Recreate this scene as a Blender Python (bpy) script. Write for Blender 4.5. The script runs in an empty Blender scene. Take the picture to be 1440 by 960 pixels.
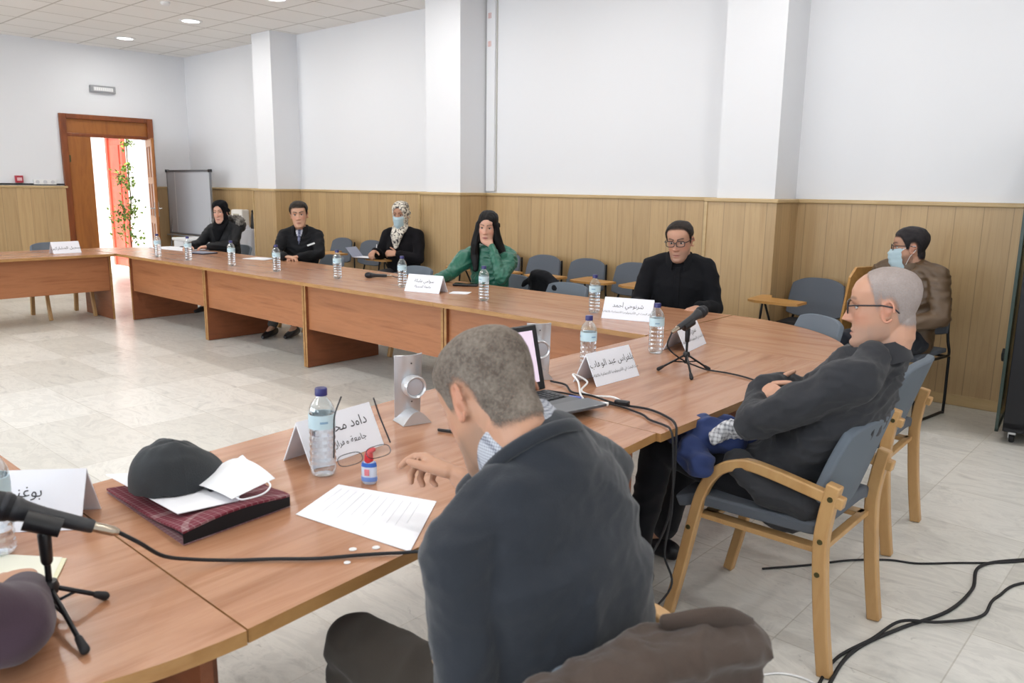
import bpy, bmesh, math, random
import numpy as np
from mathutils import Vector, Matrix, noise

S = bpy.context.scene
C = S.collection
rad = math.radians

# ------------------------------------------------------------------ camera, world, light, exposure
S.view_settings.view_transform = 'Standard'
S.view_settings.look = 'None'
S.view_settings.exposure = 0.12
S.view_settings.gamma = 1.0
S.view_settings.use_curve_mapping = False

CAM_Z = 1.525
PITCH, ROLL, YAW, FPX = .19137557, .01266839, -.73100343, 1122.12
cd = bpy.data.cameras.new('camera')
cam = bpy.data.objects.new('camera', cd)
C.objects.link(cam)
cd.sensor_width = 36
cd.lens = FPX / 1440 * 36
cd.clip_start = .02
_f = Vector((math.sin(YAW) * math.cos(PITCH), math.cos(YAW) * math.cos(PITCH), -math.sin(PITCH)))
_r = Vector((math.cos(YAW), -math.sin(YAW), 0))
_u = _r.cross(_f)
_r2 = math.cos(ROLL) * _r + math.sin(ROLL) * _u
_u2 = -math.sin(ROLL) * _r + math.cos(ROLL) * _u
M = Matrix((_r2, _u2, -_f)).transposed().to_4x4()
M.translation = (0, 0, CAM_Z)
cam.matrix_world = M
cd.dof.use_dof = True
cd.dof.focus_distance = 4.4
cd.dof.aperture_fstop = 6.3
S.camera = cam

world = bpy.data.worlds.new('world')
S.world = world
world.use_nodes = True
_bg = world.node_tree.nodes['Background']
_bg.inputs[0].default_value = (.85, .92, 1, 1)
_bg.inputs[1].default_value = 1.6

RX0, RX1, RY0, RY1, RH = -12.85, 2.2, -3.6, 6.4, 3.48


def area(name, loc, rot, sx, sy, power, col=(1, 1, 1), shape='RECTANGLE', spread=180):
    l = bpy.data.lights.new(name, 'AREA')
    l.shape = shape
    l.size = sx
    l.size_y = sy
    l.energy = power
    l.color = col
    l.spread = rad(spread)
    o = bpy.data.objects.new(name, l)
    C.objects.link(o)
    o.location = loc
    o.rotation_euler = rot
    return o


WINDOWS = [(-11.2, -8.9), (-7.9, -5.6), (-4.6, -2.3), (-1.3, 1.0)]
for wx0, wx1 in WINDOWS:
    area('window_daylight', ((wx0 + wx1) / 2, RY0 - .12, 1.85), (rad(90), 0, rad(0)), wx1 - wx0 - .1, 1.7, 62, (.80, .90, 1.0))
_sd = bpy.data.lights.new('sun', 'SUN')
_sd.energy = 9
_sd.angle = rad(2)
_sd.color = (1, .97, .93)
_so = bpy.data.objects.new('sun', _sd)
C.objects.link(_so)
_so.location = (-14, 0, 9)
_so.rotation_euler = Vector((-.35, .45, -1)).to_track_quat('-Z', 'Y').to_euler()
DOWNLIGHTS = [(x, y) for y in (5.05, 1.75, -1.55) for x in (-11.8, -9.9, -8.0, -6.1, -4.2, -2.3, -.4, 1.4)]
DOWNLIGHT_POWER = 11


# ------------------------------------------------------------------ materials
def srgb(c):
    if isinstance(c, str):
        c = tuple(int(c[i:i + 2], 16) / 255 for i in (0, 2, 4))
    return tuple((x / 12.92 if x <= .04045 else ((x + .055) / 1.055) ** 2.4) for x in c)


class NT:
    def __init__(s, name):
        s.m = bpy.data.materials.new(name)
        s.m.use_nodes = True
        s.t = s.m.node_tree
        s.b = s.t.nodes['Principled BSDF']

    def n(s, typ, **kw):
        nd = s.t.nodes.new(typ)
        for k, v in kw.items():
            if k.startswith('_'):
                setattr(nd, k[1:], v)
            else:
                k2 = k.replace('__', ' ')
                nd.inputs[int(k2[1:]) if k2[0] == 'i' and k2[1:].isdigit() else k2].default_value = v
        return nd

    def l(s, a, ao, b, bi):
        s.t.links.new(a.outputs[ao], b.inputs[bi])

    def ramp(s, src, so, stops):
        r = s.t.nodes.new('ShaderNodeValToRGB')
        e = r.color_ramp.elements
        while len(e) < len(stops):
            e.new(.5)
        for i, (p, c) in enumerate(stops):
            e[i].position = p
            e[i].color = (*srgb(c), 1) if not isinstance(c, float) else (c, c, c, 1)
        s.l(src, so, r, 0)
        return r

    def coords(s, kind='Object', scale=(1, 1, 1), rot=(0, 0, 0)):
        tc = s.t.nodes.new('ShaderNodeTexCoord')
        mp = s.t.nodes.new('ShaderNodeMapping')
        mp.inputs['Scale'].default_value = scale
        mp.inputs['Rotation'].default_value = rot
        s.l(tc, kind, mp, 0)
        return mp

    def bump(s, src, so, strength, dist=.002):
        b = s.n('ShaderNodeBump', Strength=strength, Distance=dist)
        s.l(src, so, b, 'Height')
        s.l(b, 0, s.b, 'Normal')
        return b


def plain(name, col, rough=.5, metal=0, spec=.5, bump=0, bscale=60, sheen=0, var=0):
    k = NT(name)
    k.b.inputs['Base Color'].default_value = (*srgb(col), 1)
    k.b.inputs['Roughness'].default_value = rough
    k.b.inputs['Metallic'].default_value = metal
    k.b.inputs['Specular IOR Level'].default_value = spec
    k.b.inputs['Sheen Weight'].default_value = sheen
    if bump or var:
        mp = k.coords()
        nz = k.n('ShaderNodeTexNoise', Scale=bscale, Detail=4.0)
        k.l(mp, 0, nz, 0)
        if bump:
            k.bump(nz, 0, bump)
        if var:
            c = srgb(col)
            mx = k.n('ShaderNodeMix', _data_type='RGBA')
            mx.inputs['A'].default_value = (*[x * (1 - var) for x in c], 1)
            mx.inputs['B'].default_value = (*[min(1, x * (1 + var)) for x in c], 1)
            k.l(nz, 0, mx, 0)
            k.l(mx, 'Result', k.b, 'Base Color')
    return k.m


def wood(name, stops, scale, rough=.35, spec=.5, bump=.03, rot=(0, 0, 0), det=6.0, coat=0):
    k = NT(name)
    mp = k.coords(scale=scale, rot=rot)
    nz = k.n('ShaderNodeTexNoise', Scale=1.0, Detail=det, Roughness=.62, Distortion=.6)
    k.l(mp, 0, nz, 0)
    r = k.ramp(nz, 0, stops)
    k.l(r, 0, k.b, 'Base Color')
    k.b.inputs['Roughness'].default_value = rough
    k.b.inputs['Specular IOR Level'].default_value = spec
    k.b.inputs['Coat Weight'].default_value = coat
    k.b.inputs['Coat Roughness'].default_value = .12
    k.bump(nz, 0, bump)
    return k.m


DESK = [(.3, '9b6a4a'), (.47, 'b07e5f'), (.6, 'bb8b6b'), (.75, 'a57353')]
mat_desk_x = wood('desk_laminate_x', DESK, (1.6, 16, 16), rough=.26, spec=.55)
mat_desk_y = wood('desk_laminate_y', DESK, (16, 1.6, 16), rough=.26, spec=.55)
PANEL = [(.3, '925a38'), (.5, 'aa704a'), (.75, '99623e')]
mat_panel_x = wood('desk_panel_x', PANEL, (1.5, 18, 18), rough=.4)
mat_panel_y = wood('desk_panel_y', PANEL, (18, 1.5, 18), rough=.4)
mat_leg_panel = wood('desk_leg_panel', [(.3, '6f3e24'), (.5, '8a5133'), (.75, '78452a')], (14, 2, 14), rough=.42)
mat_edge = wood('desk_edge_band', [(.3, '9c7040'), (.7, 'b58a57')], (6, 6, 20), rough=.4)
mat_beech = wood('beech', [(.3, 'b98d58'), (.5, 'c79e6a'), (.75, 'be945f')], (10, 10, 3), rough=.38)
mat_tablet = wood('tablet_wood', [(.3, 'b07f45'), (.7, 'c69657')], (3, 20, 20), rough=.35)
mat_door = wood('varnished_door', [(.3, '8a5226'), (.5, 'a5672f'), (.7, '955a28')], (9, 9, 1.2), rough=.4)
mat_door_dark = wood('varnished_door_dark', [(.3, '6e371a'), (.6, '8a4a22')], (9, 9, 1.5), rough=.35)
mat_red_door = wood('red_door', [(.3, 'a5402c'), (.6, 'c05440')], (9, 9, 1.5), rough=.5)
mat_cap = wood('oak_cap', [(.3, 'b89b6c'), (.7, 'c8ad80')], (3, 3, 20), rough=.4)


def wainscot(name):
    k = NT(name)
    geo = k.n('ShaderNodeNewGeometry')
    sep = k.n('ShaderNodeSeparateXYZ')
    k.l(geo, 'Position', sep, 0)
    add = k.n('ShaderNodeMath', _operation='ADD')
    k.l(sep, 0, add, 0)
    k.l(sep, 1, add, 1)
    mp = k.coords('Object', (14, 14, 1.1))
    nz = k.n('ShaderNodeTexNoise', Scale=1.0, Detail=6.0, Roughness=.6, Distortion=.8)
    k.l(mp, 0, nz, 0)
    r = k.ramp(nz, 0, [(.25, 'ad8e63'), (.5, 'bea075'), (.78, 'b29368')])
    # board tint
    div = k.n('ShaderNodeMath', _operation='MULTIPLY')
    div.inputs[1].default_value = 1 / .18
    k.l(add, 0, div, 0)
    fl = k.n('ShaderNodeMath', _operation='FLOOR')
    k.l(div, 0, fl, 0)
    wn = k.n('ShaderNodeTexWhiteNoise', _noise_dimensions='1D')
    k.l(fl, 0, wn, 'W')
    tint = k.n('ShaderNodeMapRange')
    tint.inputs['To Min'].default_value = .93
    tint.inputs['To Max'].default_value = 1.06
    k.l(wn, 'Value', tint, 0)
    # grooves every 9 cm, deeper ones every 18 cm
    def groove(pitch, wd, depth):
        a = k.n('ShaderNodeMath', _operation='MULTIPLY')
        a.inputs[1].default_value = 1 / pitch
        k.l(add, 0, a, 0)
        fr = k.n('ShaderNodeMath', _operation='FRACT')
        k.l(a, 0, fr, 0)
        lt = k.n('ShaderNodeMath', _operation='LESS_THAN')
        lt.inputs[1].default_value = wd / pitch
        k.l(fr, 0, lt, 0)
        m = k.n('ShaderNodeMath', _operation='MULTIPLY')
        m.inputs[1].default_value = depth
        k.l(lt, 0, m, 0)
        s_ = k.n('ShaderNodeMath', _operation='SUBTRACT')
        s_.inputs[0].default_value = 1
        k.l(m, 0, s_, 1)
        return s_
    g1, g2 = groove(.045, .0035, .10), groove(.18, .005, .30)
    m1 = k.n('ShaderNodeMath', _operation='MULTIPLY')
    k.l(g1, 0, m1, 0)
    k.l(g2, 0, m1, 1)
    m2 = k.n('ShaderNodeMath', _operation='MULTIPLY')
    k.l(m1, 0, m2, 0)
    k.l(tint, 0, m2, 1)
    vm = k.n('ShaderNodeVectorMath', _operation='SCALE')
    k.l(r, 0, vm, 0)
    k.l(m2, 0, vm, 'Scale')
    k.l(vm, 0, k.b, 'Base Color')
    k.b.inputs['Roughness'].default_value = .42
    k.bump(m1, 0, .3)
    return k.m


mat_wainscot = wainscot('oak_wainscot')


def floor_mat():
    k = NT('marble_tiles')
    mp = k.coords('Object', (1, 1, 1))
    br = k.n('ShaderNodeTexBrick', Scale=1.0)
    br.offset = 0.0
    br.inputs['Color1'].default_value = (*srgb('dad7cf'), 1)
    br.inputs['Color2'].default_value = (*srgb('eeece6'), 1)
    br.inputs['Mortar'].default_value = (*srgb('d0ccc2'), 1)
    br.inputs['Mortar Size'].default_value = .0025
    br.inputs['Brick Width'].default_value = .5
    br.inputs['Row Height'].default_value = .5
    k.l(mp, 0, br, 0)
    nz = k.n('ShaderNodeTexNoise', Scale=3.2, Detail=9.0, Roughness=.65, Distortion=1.6)
    mp2 = k.coords('Object', (.8, 1.8, 1), (0, 0, .5))
    k.l(mp2, 0, nz, 0)
    vein = k.ramp(nz, 0, [(.30, .66), (.42, .90), (.5, 1.0), (.56, .86), (.75, 1.0)])
    nz2 = k.n('ShaderNodeTexNoise', Scale=9.0, Detail=8.0, Roughness=.7, Distortion=2.5)
    k.l(mp2, 0, nz2, 0)
    v2 = k.ramp(nz2, 0, [(.33, .55), (.39, 1.0), (.6, .95)])
    m = k.n('ShaderNodeMix', _data_type='RGBA', _blend_type='MULTIPLY')
    m.inputs[0].default_value = .8
    k.l(br, 0, m, 'A')
    k.l(vein, 0, m, 'B')
    m2 = k.n('ShaderNodeMix', _data_type='RGBA', _blend_type='MULTIPLY')
    m2.inputs[0].default_value = .5
    k.l(m, 'Result', m2, 'A')
    k.l(v2, 0, m2, 'B')
    k.l(m2, 'Result', k.b, 'Base Color')
    k.b.inputs['Roughness'].default_value = .30
    k.b.inputs['Specular IOR Level'].default_value = .45
    return k.m


def ceiling_mat():
    k = NT('ceiling_tiles')
    mp = k.coords('Object', (1, 1, 1))
    br = k.n('ShaderNodeTexBrick', Scale=1.0)
    br.offset = 0.0
    br.inputs['Color1'].default_value = (*srgb('efede9'), 1)
    br.inputs['Color2'].default_value = (*srgb('f3f1ee'), 1)
    br.inputs['Mortar'].default_value = (*srgb('cac6c0'), 1)
    br.inputs['Mortar Size'].default_value = .012
    br.inputs['Brick Width'].default_value = .6
    br.inputs['Row Height'].default_value = .6
    k.l(mp, 0, br, 0)
    k.l(br, 0, k.b, 'Base Color')
    k.b.inputs['Roughness'].default_value = .9
    return k.m


mat_floor = floor_mat()
mat_ceiling = ceiling_mat()
mat_wall = plain('white_wall', 'e6e7ea', .75, bump=.05, bscale=25)
mat_white = plain('white_plastic', 'ececec', .35)
mat_paper = plain('paper', 'f2f3f8', .6)
mat_card = plain('card', 'eff1f9', .35)
mat_yellow_paper = plain('yellow_paper', 'e6e4c4', .6)
mat_ink = plain('ink', '33333a', .5)
mat_fabric = plain('grey_fabric', '60666f', .9, bump=.35, bscale=500, var=.06)
mat_fabric_front = plain('grey_blue_fabric', '69727c', .9, bump=.35, bscale=500, var=.06)
mat_black = plain('black_plastic', '17171a', .4)
mat_black_soft = plain('black_rubber', '1b1b1e', .7)
mat_black_metal = plain('black_metal', '1c1c1f', .35, .4)
mat_silver = plain('silver_plastic', 'c9cacd', .25, .55)
mat_steel = plain('steel', 'b8b8b8', .25, .9)
mat_brass = plain('bolt_brass', '5e5a3c', .4, .8)
mat_capblue = plain('navy_cap', '2b2a6a', .35)
mat_label = plain('bottle_label', 'c4dde6', .4)
mat_red = plain('red_plastic', 'c4222c', .35)
mat_mask_blue = plain('mask_blue', 'b4cbd4', .8, bump=.2, bscale=80)
mat_mask_white = plain('mask_white', 'eef0f4', .8, bump=.2, bscale=80)
mat_glassframe = plain('glasses_frame', '1d1d24', .3)
mat_shoe = plain('shoe_leather', '15151a', .35)


def clear(name, tint=(1, 1, 1), gloss=.12, alpha=.9):
    k = NT(name)
    t = k.t
    tr = k.n('ShaderNodeBsdfTransparent')
    tr.inputs[0].default_value = (*[alpha * x for x in tint], 1)
    gl = k.n('ShaderNodeBsdfGlossy', Roughness=.06)
    gl.inputs[0].default_value = (1, 1, 1, 1)
    lw = k.n('ShaderNodeLayerWeight', Blend=.35)
    mx = k.n('ShaderNodeMixShader')
    mr = k.n('ShaderNodeMapRange')
    mr.inputs['To Min'].default_value = gloss * .4
    mr.inputs['To Max'].default_value = min(1, gloss * 5)
    k.l(lw, 'Facing', mr, 0)
    k.l(mr, 0, mx, 0)
    k.l(tr, 0, mx, 1)
    k.l(gl, 0, mx, 2)
    k.l(mx, 0, t.nodes['Material Output'], 0)
    return k.m


def water_mat():
    k = NT('water')
    k.b.inputs['Base Color'].default_value = (.97, .985, 1, 1)
    k.b.inputs['Transmission Weight'].default_value = 1
    k.b.inputs['IOR'].default_value = 1.2
    k.b.inputs['Roughness'].default_value = .03
    return k.m


mat_pet = clear('clear_bottle_plastic', (.95, .98, 1), .16, .93)
mat_water = water_mat()
mat_lens = clear('lens', (1, 1, 1), .08, .95)
mat_tinted = clear('tinted_glass', (.60, .68, .62), .14, .8)


def attr_skin(name, rough=.5):
    k = NT(name)
    a = k.n('ShaderNodeAttribute', _attribute_name='Col')
    k.l(a, 0, k.b, 'Base Color')
    k.b.inputs['Roughness'].default_value = rough
    k.b.inputs['Subsurface Weight'].default_value = .12
    k.b.inputs['Subsurface Radius'].default_value = (.010, .004, .002)
    mp = k.coords()
    nz = k.n('ShaderNodeTexNoise', Scale=260.0, Detail=3.0)
    k.l(mp, 0, nz, 0)
    k.bump(nz, 0, .12, .001)
    return k.m


mat_skin = attr_skin('skin')


def cloth_mat(name, col, rough=.85, scale=350, bump=.3, var=.12, sheen=.1, spec=.3):
    k = NT(name)
    mp = k.coords()
    nz = k.n('ShaderNodeTexNoise', Scale=float(scale), Detail=3.0)
    k.l(mp, 0, nz, 0)
    n2 = k.n('ShaderNodeTexNoise', Scale=9.0, Detail=4.0)
    k.l(mp, 0, n2, 0)
    c = srgb(col)
    mx = k.n('ShaderNodeMix', _data_type='RGBA')
    mx.inputs['A'].default_value = (*[x * (1 - var) for x in c], 1)
    mx.inputs['B'].default_value = (*[min(1, x * (1 + var)) for x in c], 1)
    av = k.n('ShaderNodeMath', _operation='MULTIPLY_ADD')
    av.inputs[1].default_value = .5
    k.l(nz, 0, av, 0)
    hv = k.n('ShaderNodeMath', _operation='MULTIPLY')
    hv.inputs[1].default_value = .5
    k.l(n2, 0, hv, 0)
    k.l(hv, 0, av, 2)
    k.l(av, 0, mx, 0)
    k.l(mx, 'Result', k.b, 'Base Color')
    k.b.inputs['Roughness'].default_value = rough
    k.b.inputs['Specular IOR Level'].default_value = spec
    k.b.inputs['Sheen Weight'].default_value = sheen
    k.bump(nz, 0, bump, .0015)
    return k.m


def hair_mat(name, c1, c2, scale=120, rough=.6, fade=False):
    k = NT(name)
    mp = k.coords()
    nz = k.n('ShaderNodeTexNoise', Scale=float(scale), Detail=4.0, Roughness=.7)
    k.l(mp, 0, nz, 0)
    n2 = k.n('ShaderNodeTexNoise', Scale=22.0, Detail=3.0)
    k.l(mp, 0, n2, 0)
    ad = k.n('ShaderNodeMath', _operation='MULTIPLY_ADD')
    ad.inputs[1].default_value = .55
    k.l(nz, 0, ad, 0)
    h = k.n('ShaderNodeMath', _operation='MULTIPLY')
    h.inputs[1].default_value = .45
    k.l(n2, 0, h, 0)
    k.l(h, 0, ad, 2)
    r = k.ramp(ad, 0, [(.38, c1), (.62, c2)])
    k.l(r, 0, k.b, 'Base Color')
    k.b.inputs['Roughness'].default_value = rough
    k.b.inputs['Specular IOR Level'].default_value = .22
    k.bump(nz, 0, .5, .002)
    if fade:
        a = k.n('ShaderNodeAttribute', _attribute_name='Fade')
        fn_ = k.n('ShaderNodeTexNoise', Scale=900.0, Detail=2.0)
        k.l(mp, 0, fn_, 0)
        mr = k.n('ShaderNodeMapRange')
        mr.inputs['From Min'].default_value = .33
        mr.inputs['From Max'].default_value = .67
        k.l(fn_, 0, mr, 0)
        lt = k.n('ShaderNodeMath', _operation='LESS_THAN')
        k.l(mr, 0, lt, 0)
        k.l(a, 'Fac', lt, 1)
        tr = k.n('ShaderNodeBsdfTransparent')
        mx = k.n('ShaderNodeMixShader')
        k.l(lt, 0, mx, 0)
        k.l(tr, 0, mx, 1)
        k.l(k.b, 0, mx, 2)
        k.l(mx, 0, k.t.nodes['Material Output'], 0)
    return k.m


def checks(name, base, line, scale=120.0, lw=.35, second=None):
    k = NT(name)
    mp = k.coords()
    sep = k.n('ShaderNodeSeparateXYZ')
    k.l(mp, 0, sep, 0)
    outs = []
    for i in range(3):
        a = k.n('ShaderNodeMath', _operation='MULTIPLY')
        a.inputs[1].default_value = scale
        k.l(sep, i, a, 0)
        f = k.n('ShaderNodeMath', _operation='FRACT')
        k.l(a, 0, f, 0)
        c = k.n('ShaderNodeMath', _operation='LESS_THAN')
        c.inputs[1].default_value = lw
        k.l(f, 0, c, 0)
        outs.append(c)
    a1 = k.n('ShaderNodeMath', _operation='ADD')
    k.l(outs[0], 0, a1, 0)
    k.l(outs[1], 0, a1, 1)
    a2 = k.n('ShaderNodeMath', _operation='ADD')
    k.l(a1, 0, a2, 0)
    k.l(outs[2], 0, a2, 1)
    d = k.n('ShaderNodeMath', _operation='MULTIPLY')
    d.inputs[1].default_value = .33
    k.l(a2, 0, d, 0)
    r = k.ramp(d, 0, [(.05, base), (.95, line)])
    k.l(r, 0, k.b, 'Base Color')
    k.b.inputs['Roughness'].default_value = .85
    return k.m


def spots(name, base, spot, scale=28.0, thr=.46):
    k = NT(name)
    mp = k.coords()
    v = k.n('ShaderNodeTexNoise', Scale=scale, Detail=2.0, Distortion=1.2)
    k.l(mp, 0, v, 0)
    r = k.ramp(v, 0, [(thr - .03, spot), (thr + .03, base)])
    k.l(r, 0, k.b, 'Base Color')
    k.b.inputs['Roughness'].default_value = .8
    return k.m


def emit(name, col, st):
    k = NT(name)
    k.b.inputs['Base Color'].default_value = (*srgb(col), 1)
    k.b.inputs['Emission Color'].default_value = (*srgb(col), 1)
    k.b.inputs['Emission Strength'].default_value = st
    return k.m


mat_lamp = emit('lamp_diffuser', 'ffffff', 6)
mat_screen = emit('laptop_screen', 'c9b9c9', .75)
mat_led = emit('led', 'ff4030', 3)


# ------------------------------------------------------------------ mesh helpers
def sm(a, b, x):
    t = min(1, max(0, (x - a) / (b - a)))
    return t * t * (3 - 2 * t)


class MB:
    def __init__(s):
        s.v, s.f, s.m = [], [], []

    def add(s, vs, fs, mi=0, mx=None):
        b = len(s.v)
        for v in vs:
            v = Vector(v)
            s.v.append(tuple(mx @ v if mx else v))
        for f in fs:
            s.f.append(tuple(i + b for i in f))
            s.m.append(mi)
        return s

    def box(s, c, d, mi=0, mx=None, rz=0):
        x, y, z = d[0] / 2, d[1] / 2, d[2] / 2
        R = Matrix.Translation(c) @ Matrix.Rotation(rz, 4, 'Z')
        if mx:
            R = mx @ R
        vs = [(i * x, j * y, k * z) for k in (-1, 1) for j in (-1, 1) for i in (-1, 1)]
        return s.add(vs, [(0, 2, 3, 1), (4, 5, 7, 6), (0, 1, 5, 4), (2, 6, 7, 3), (0, 4, 6, 2), (1, 3, 7, 5)], mi, R)

    def box2(s, a, b, mi=0):
        return s.box([(a[i] + b[i]) / 2 for i in range(3)], [abs(b[i] - a[i]) for i in range(3)], mi)

    def prism(s, pts, z0, z1, mi=0, mx=None, side=None):
        n = len(pts)
        vs = [(p[0], p[1], z0) for p in pts] + [(p[0], p[1], z1) for p in pts]
        s.add(vs, [tuple(range(n))[::-1], tuple(range(n, 2 * n))], mi, mx)
        s.add(vs, [(i, (i + 1) % n, n + (i + 1) % n, n + i) for i in range(n)], mi if side is None else side, mx)
        return s

    def lathe(s, prof, n=24, mi=0, mx=None, flat=None):
        vs = []
        for r, z in prof:
            for i in range(n):
                a = 2 * math.pi * i / n
                vs.append((r * math.cos(a), r * math.sin(a), z))
        fs = []
        for j in range(len(prof) - 1):
            for i in range(n):
                i2 = (i + 1) % n
                fs.append((j * n + i, j * n + i2, (j + 1) * n + i2, (j + 1) * n + i))
        if prof[0][0] > 1e-5:
            fs.append(tuple(range(n))[::-1])
        if prof[-1][0] > 1e-5:
            b = (len(prof) - 1) * n
            fs.append(tuple(range(b, b + n)))
        return s.add(vs, fs, mi, mx)

    def tube(s, pts, r, n=10, mi=0, cap=True, side=None, mx=None):
        """tube of radius r (number, list, or list of (a,b) half axes; a along `side`) through pts, rounded ends"""
        P = [Vector(p) for p in pts]
        k = len(P)
        if not isinstance(r, (list, tuple)):
            r = [r] * k
        R = [x if isinstance(x, (list, tuple)) else (x, x) for x in r]
        rings = []
        prev = Vector(side) if side is not None else None
        for i in range(k):
            t = (P[min(i + 1, k - 1)] - P[max(i - 1, 0)])
            if t.length < 1e-9:
                t = Vector((0, 0, 1))
            t.normalize()
            if side is not None:
                a = Vector(side) - t * t.dot(Vector(side))
            else:
                if prev is None:
                    prev = Vector((1, 0, 0)) if abs(t.x) < .8 else Vector((0, 1, 0))
                a = prev - t * t.dot(prev)
            a.normalize()
            prev = a
            b = t.cross(a)
            rings.append((P[i], t, a, b, R[i]))
        seq = []
        if cap:
            p, t, a, b, (ra, rb) = rings[0]
            m = min(ra, rb)
            for q in (80, 55, 30):
                c, sn = math.cos(rad(q)), math.sin(rad(q))
                seq.append((p - t * m * sn, a, b, (ra * c, rb * c)))
        for p, t, a, b, rr in rings:
            seq.append((p, a, b, rr))
        if cap:
            p, t, a, b, (ra, rb) = rings[-1]
            m = min(ra, rb)
            for q in (30, 55, 80):
                c, sn = math.cos(rad(q)), math.sin(rad(q))
                seq.append((p + t * m * sn, a, b, (ra * c, rb * c)))
        vs = []
        for p, a, b, (ra, rb) in seq:
            for i in range(n):
                an = 2 * math.pi * i / n
                vs.append(p + a * ra * math.cos(an) + b * rb * math.sin(an))
        fs = []
        for j in range(len(seq) - 1):
            for i in range(n):
                i2 = (i + 1) % n
                fs.append((j * n + i, j * n + i2, (j + 1) * n + i2, (j + 1) * n + i))
        fs.append(tuple(range(n))[::-1])
        fs.append(tuple(range((len(seq) - 1) * n, len(seq) * n)))
        return s.add(vs, fs, mi, mx)

    def sweep_rect(s, pts, w, t, side=(1, 0, 0), mi=0):
        """rectangular bar: width w along side, thickness t"""
        P = [Vector(p) for p in pts]
        k = len(P)
        vs = []
        sd = Vector(side).normalized()
        for i in range(k):
            tt = (P[min(i + 1, k - 1)] - P[max(i - 1, 0)]).normalized()
            nrm = tt.cross(sd).normalized()
            for a, b in ((-1, -1), (1, -1), (1, 1), (-1, 1)):
                vs.append(P[i] + sd * a * w / 2 + nrm * b * t / 2)
        fs = [(3, 2, 1, 0), tuple(range(4 * k - 4, 4 * k))]
        for j in range(k - 1):
            for i in range(4):
                fs.append((4 * j + i, 4 * j + (i + 1) % 4, 4 * j + 4 + (i + 1) % 4, 4 * j + 4 + i))
        return s.add(vs, fs, mi)

    def sheet(s, fn, nu, nv, th=0, mi=0, mi2=None):
        """surface fn(u,v); th>0 gives it thickness along its normal"""
        g = [[Vector(fn(i / nu, j / nv)) for i in range(nu + 1)] for j in range(nv + 1)]
        W = nu + 1
        top = [p for row in g for p in row]
        fs = [(j * W + i, j * W + i + 1, (j + 1) * W + i + 1, (j + 1) * W + i) for j in range(nv) for i in range(nu)]
        if not th:
            return s.add(top, fs, mi)
        nr = []
        for j in range(nv + 1):
            for i in range(nu + 1):
                du = g[j][min(i + 1, nu)] - g[j][max(i - 1, 0)]
                dv = g[min(j + 1, nv)][i] - g[max(j - 1, 0)][i]
                nr.append(du.cross(dv).normalized())
        bot = [p - n * th for p, n in zip(top, nr)]
        N = len(top)
        s.add(top + bot, fs, mi)
        fb = [tuple(x + N for x in f)[::-1] for f in fs]
        b = len(s.v) - 2 * N
        for f in fb:
            s.f.append(tuple(i + b for i in f))
            s.m.append(mi if mi2 is None else mi2)
        ring = [i for i in range(W)] + [j * W + nu for j in range(1, nv + 1)] + [nv * W + i for i in range(nu - 1, -1, -1)] + [j * W for j in range(nv - 1, 0, -1)]
        for q in range(len(ring)):
            a, c = ring[q], ring[(q + 1) % len(ring)]
            s.f.append((b + a, b + a + N, b + c + N, b + c))
            s.m.append(mi if mi2 is None else mi2)
        return s


def cr(pts, n=8):
    """Catmull-Rom through pts"""
    P = [Vector(p) for p in pts]
    P = [P[0] * 2 - P[1]] + P + [P[-1] * 2 - P[-2]]
    out = []
    for i in range(1, len(P) - 2):
        for k in range(n):
            t = k / n
            a, b, c, d = P[i - 1], P[i], P[i + 1], P[i + 2]
            out.append(.5 * ((2 * b) + (c - a) * t + (2 * a - 5 * b + 4 * c - d) * t * t + (3 * b - a - 3 * c + d) * t ** 3))
    out.append(P[-2])
    return out


def link(name, me, parent=None, loc=(0, 0, 0), rz=0):
    o = bpy.data.objects.new(name, me)
    C.objects.link(o)
    if parent:
        o.parent = parent
    o.location = loc
    o.rotation_euler = (0, 0, rz)
    return o


def build(name, mb, mats, parent=None, smooth=False, bevel=0, label=None, loc=(0, 0, 0), rz=0):
    me = bpy.data.meshes.new(name)
    me.from_pydata([tuple(v) for v in mb.v], [], mb.f)
    if not isinstance(mats, (list, tuple)):
        mats = [mats]
    for m in mats:
        me.materials.append(m)
    me.polygons.foreach_set('material_index', mb.m)
    bm = bmesh.new()
    bm.from_mesh(me)
    bmesh.ops.recalc_face_normals(bm, faces=bm.faces)
    bm.to_mesh(me)
    bm.free()
    if smooth:
        me.polygons.foreach_set('use_smooth', [True] * len(me.polygons))
        if smooth is not True:
            me.set_sharp_from_angle(angle=rad(smooth))
    me.update()
    o = link(name, me, parent, loc, rz)
    if bevel:
        b = o.modifiers.new('edge', 'BEVEL')
        b.width = bevel
        b.segments = 2
        b.limit_method = 'ANGLE'
        b.angle_limit = rad(40)
    if label:
        o['label'] = label
    return o


def tag(o, label, cat, group=None):
    o['label'] = label
    o['category'] = cat
    if group:
        o['group'] = group
    return o


def thing(name, label, cat, loc=(0, 0, 0), rz=0, group=None):
    o = bpy.data.objects.new(name, None)
    C.objects.link(o)
    o.location = loc
    o.rotation_euler = (0, 0, rz)
    o.empty_display_size = .1
    return tag(o, label, cat, group)


def struct(name, mb, mats, **kw):
    o = build(name, mb, mats, **kw)
    o['kind'] = 'structure'
    return o


def dup(root, loc, rz, label, group=None):
    def cp(o, parent):
        c = o.copy()
        C.objects.link(c)
        c.parent = parent
        for ch in [x for x in children.get(o.name, [])]:
            cp(ch, c)
        return c
    children = {}
    for o in C.objects:
        if o.parent:
            children.setdefault(o.parent.name, []).append(o)
    r = cp(root, None)
    r.location = loc
    r.rotation_euler = (0, 0, rz)
    r['label'] = label
    if group:
        r['group'] = group
    return r


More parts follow.
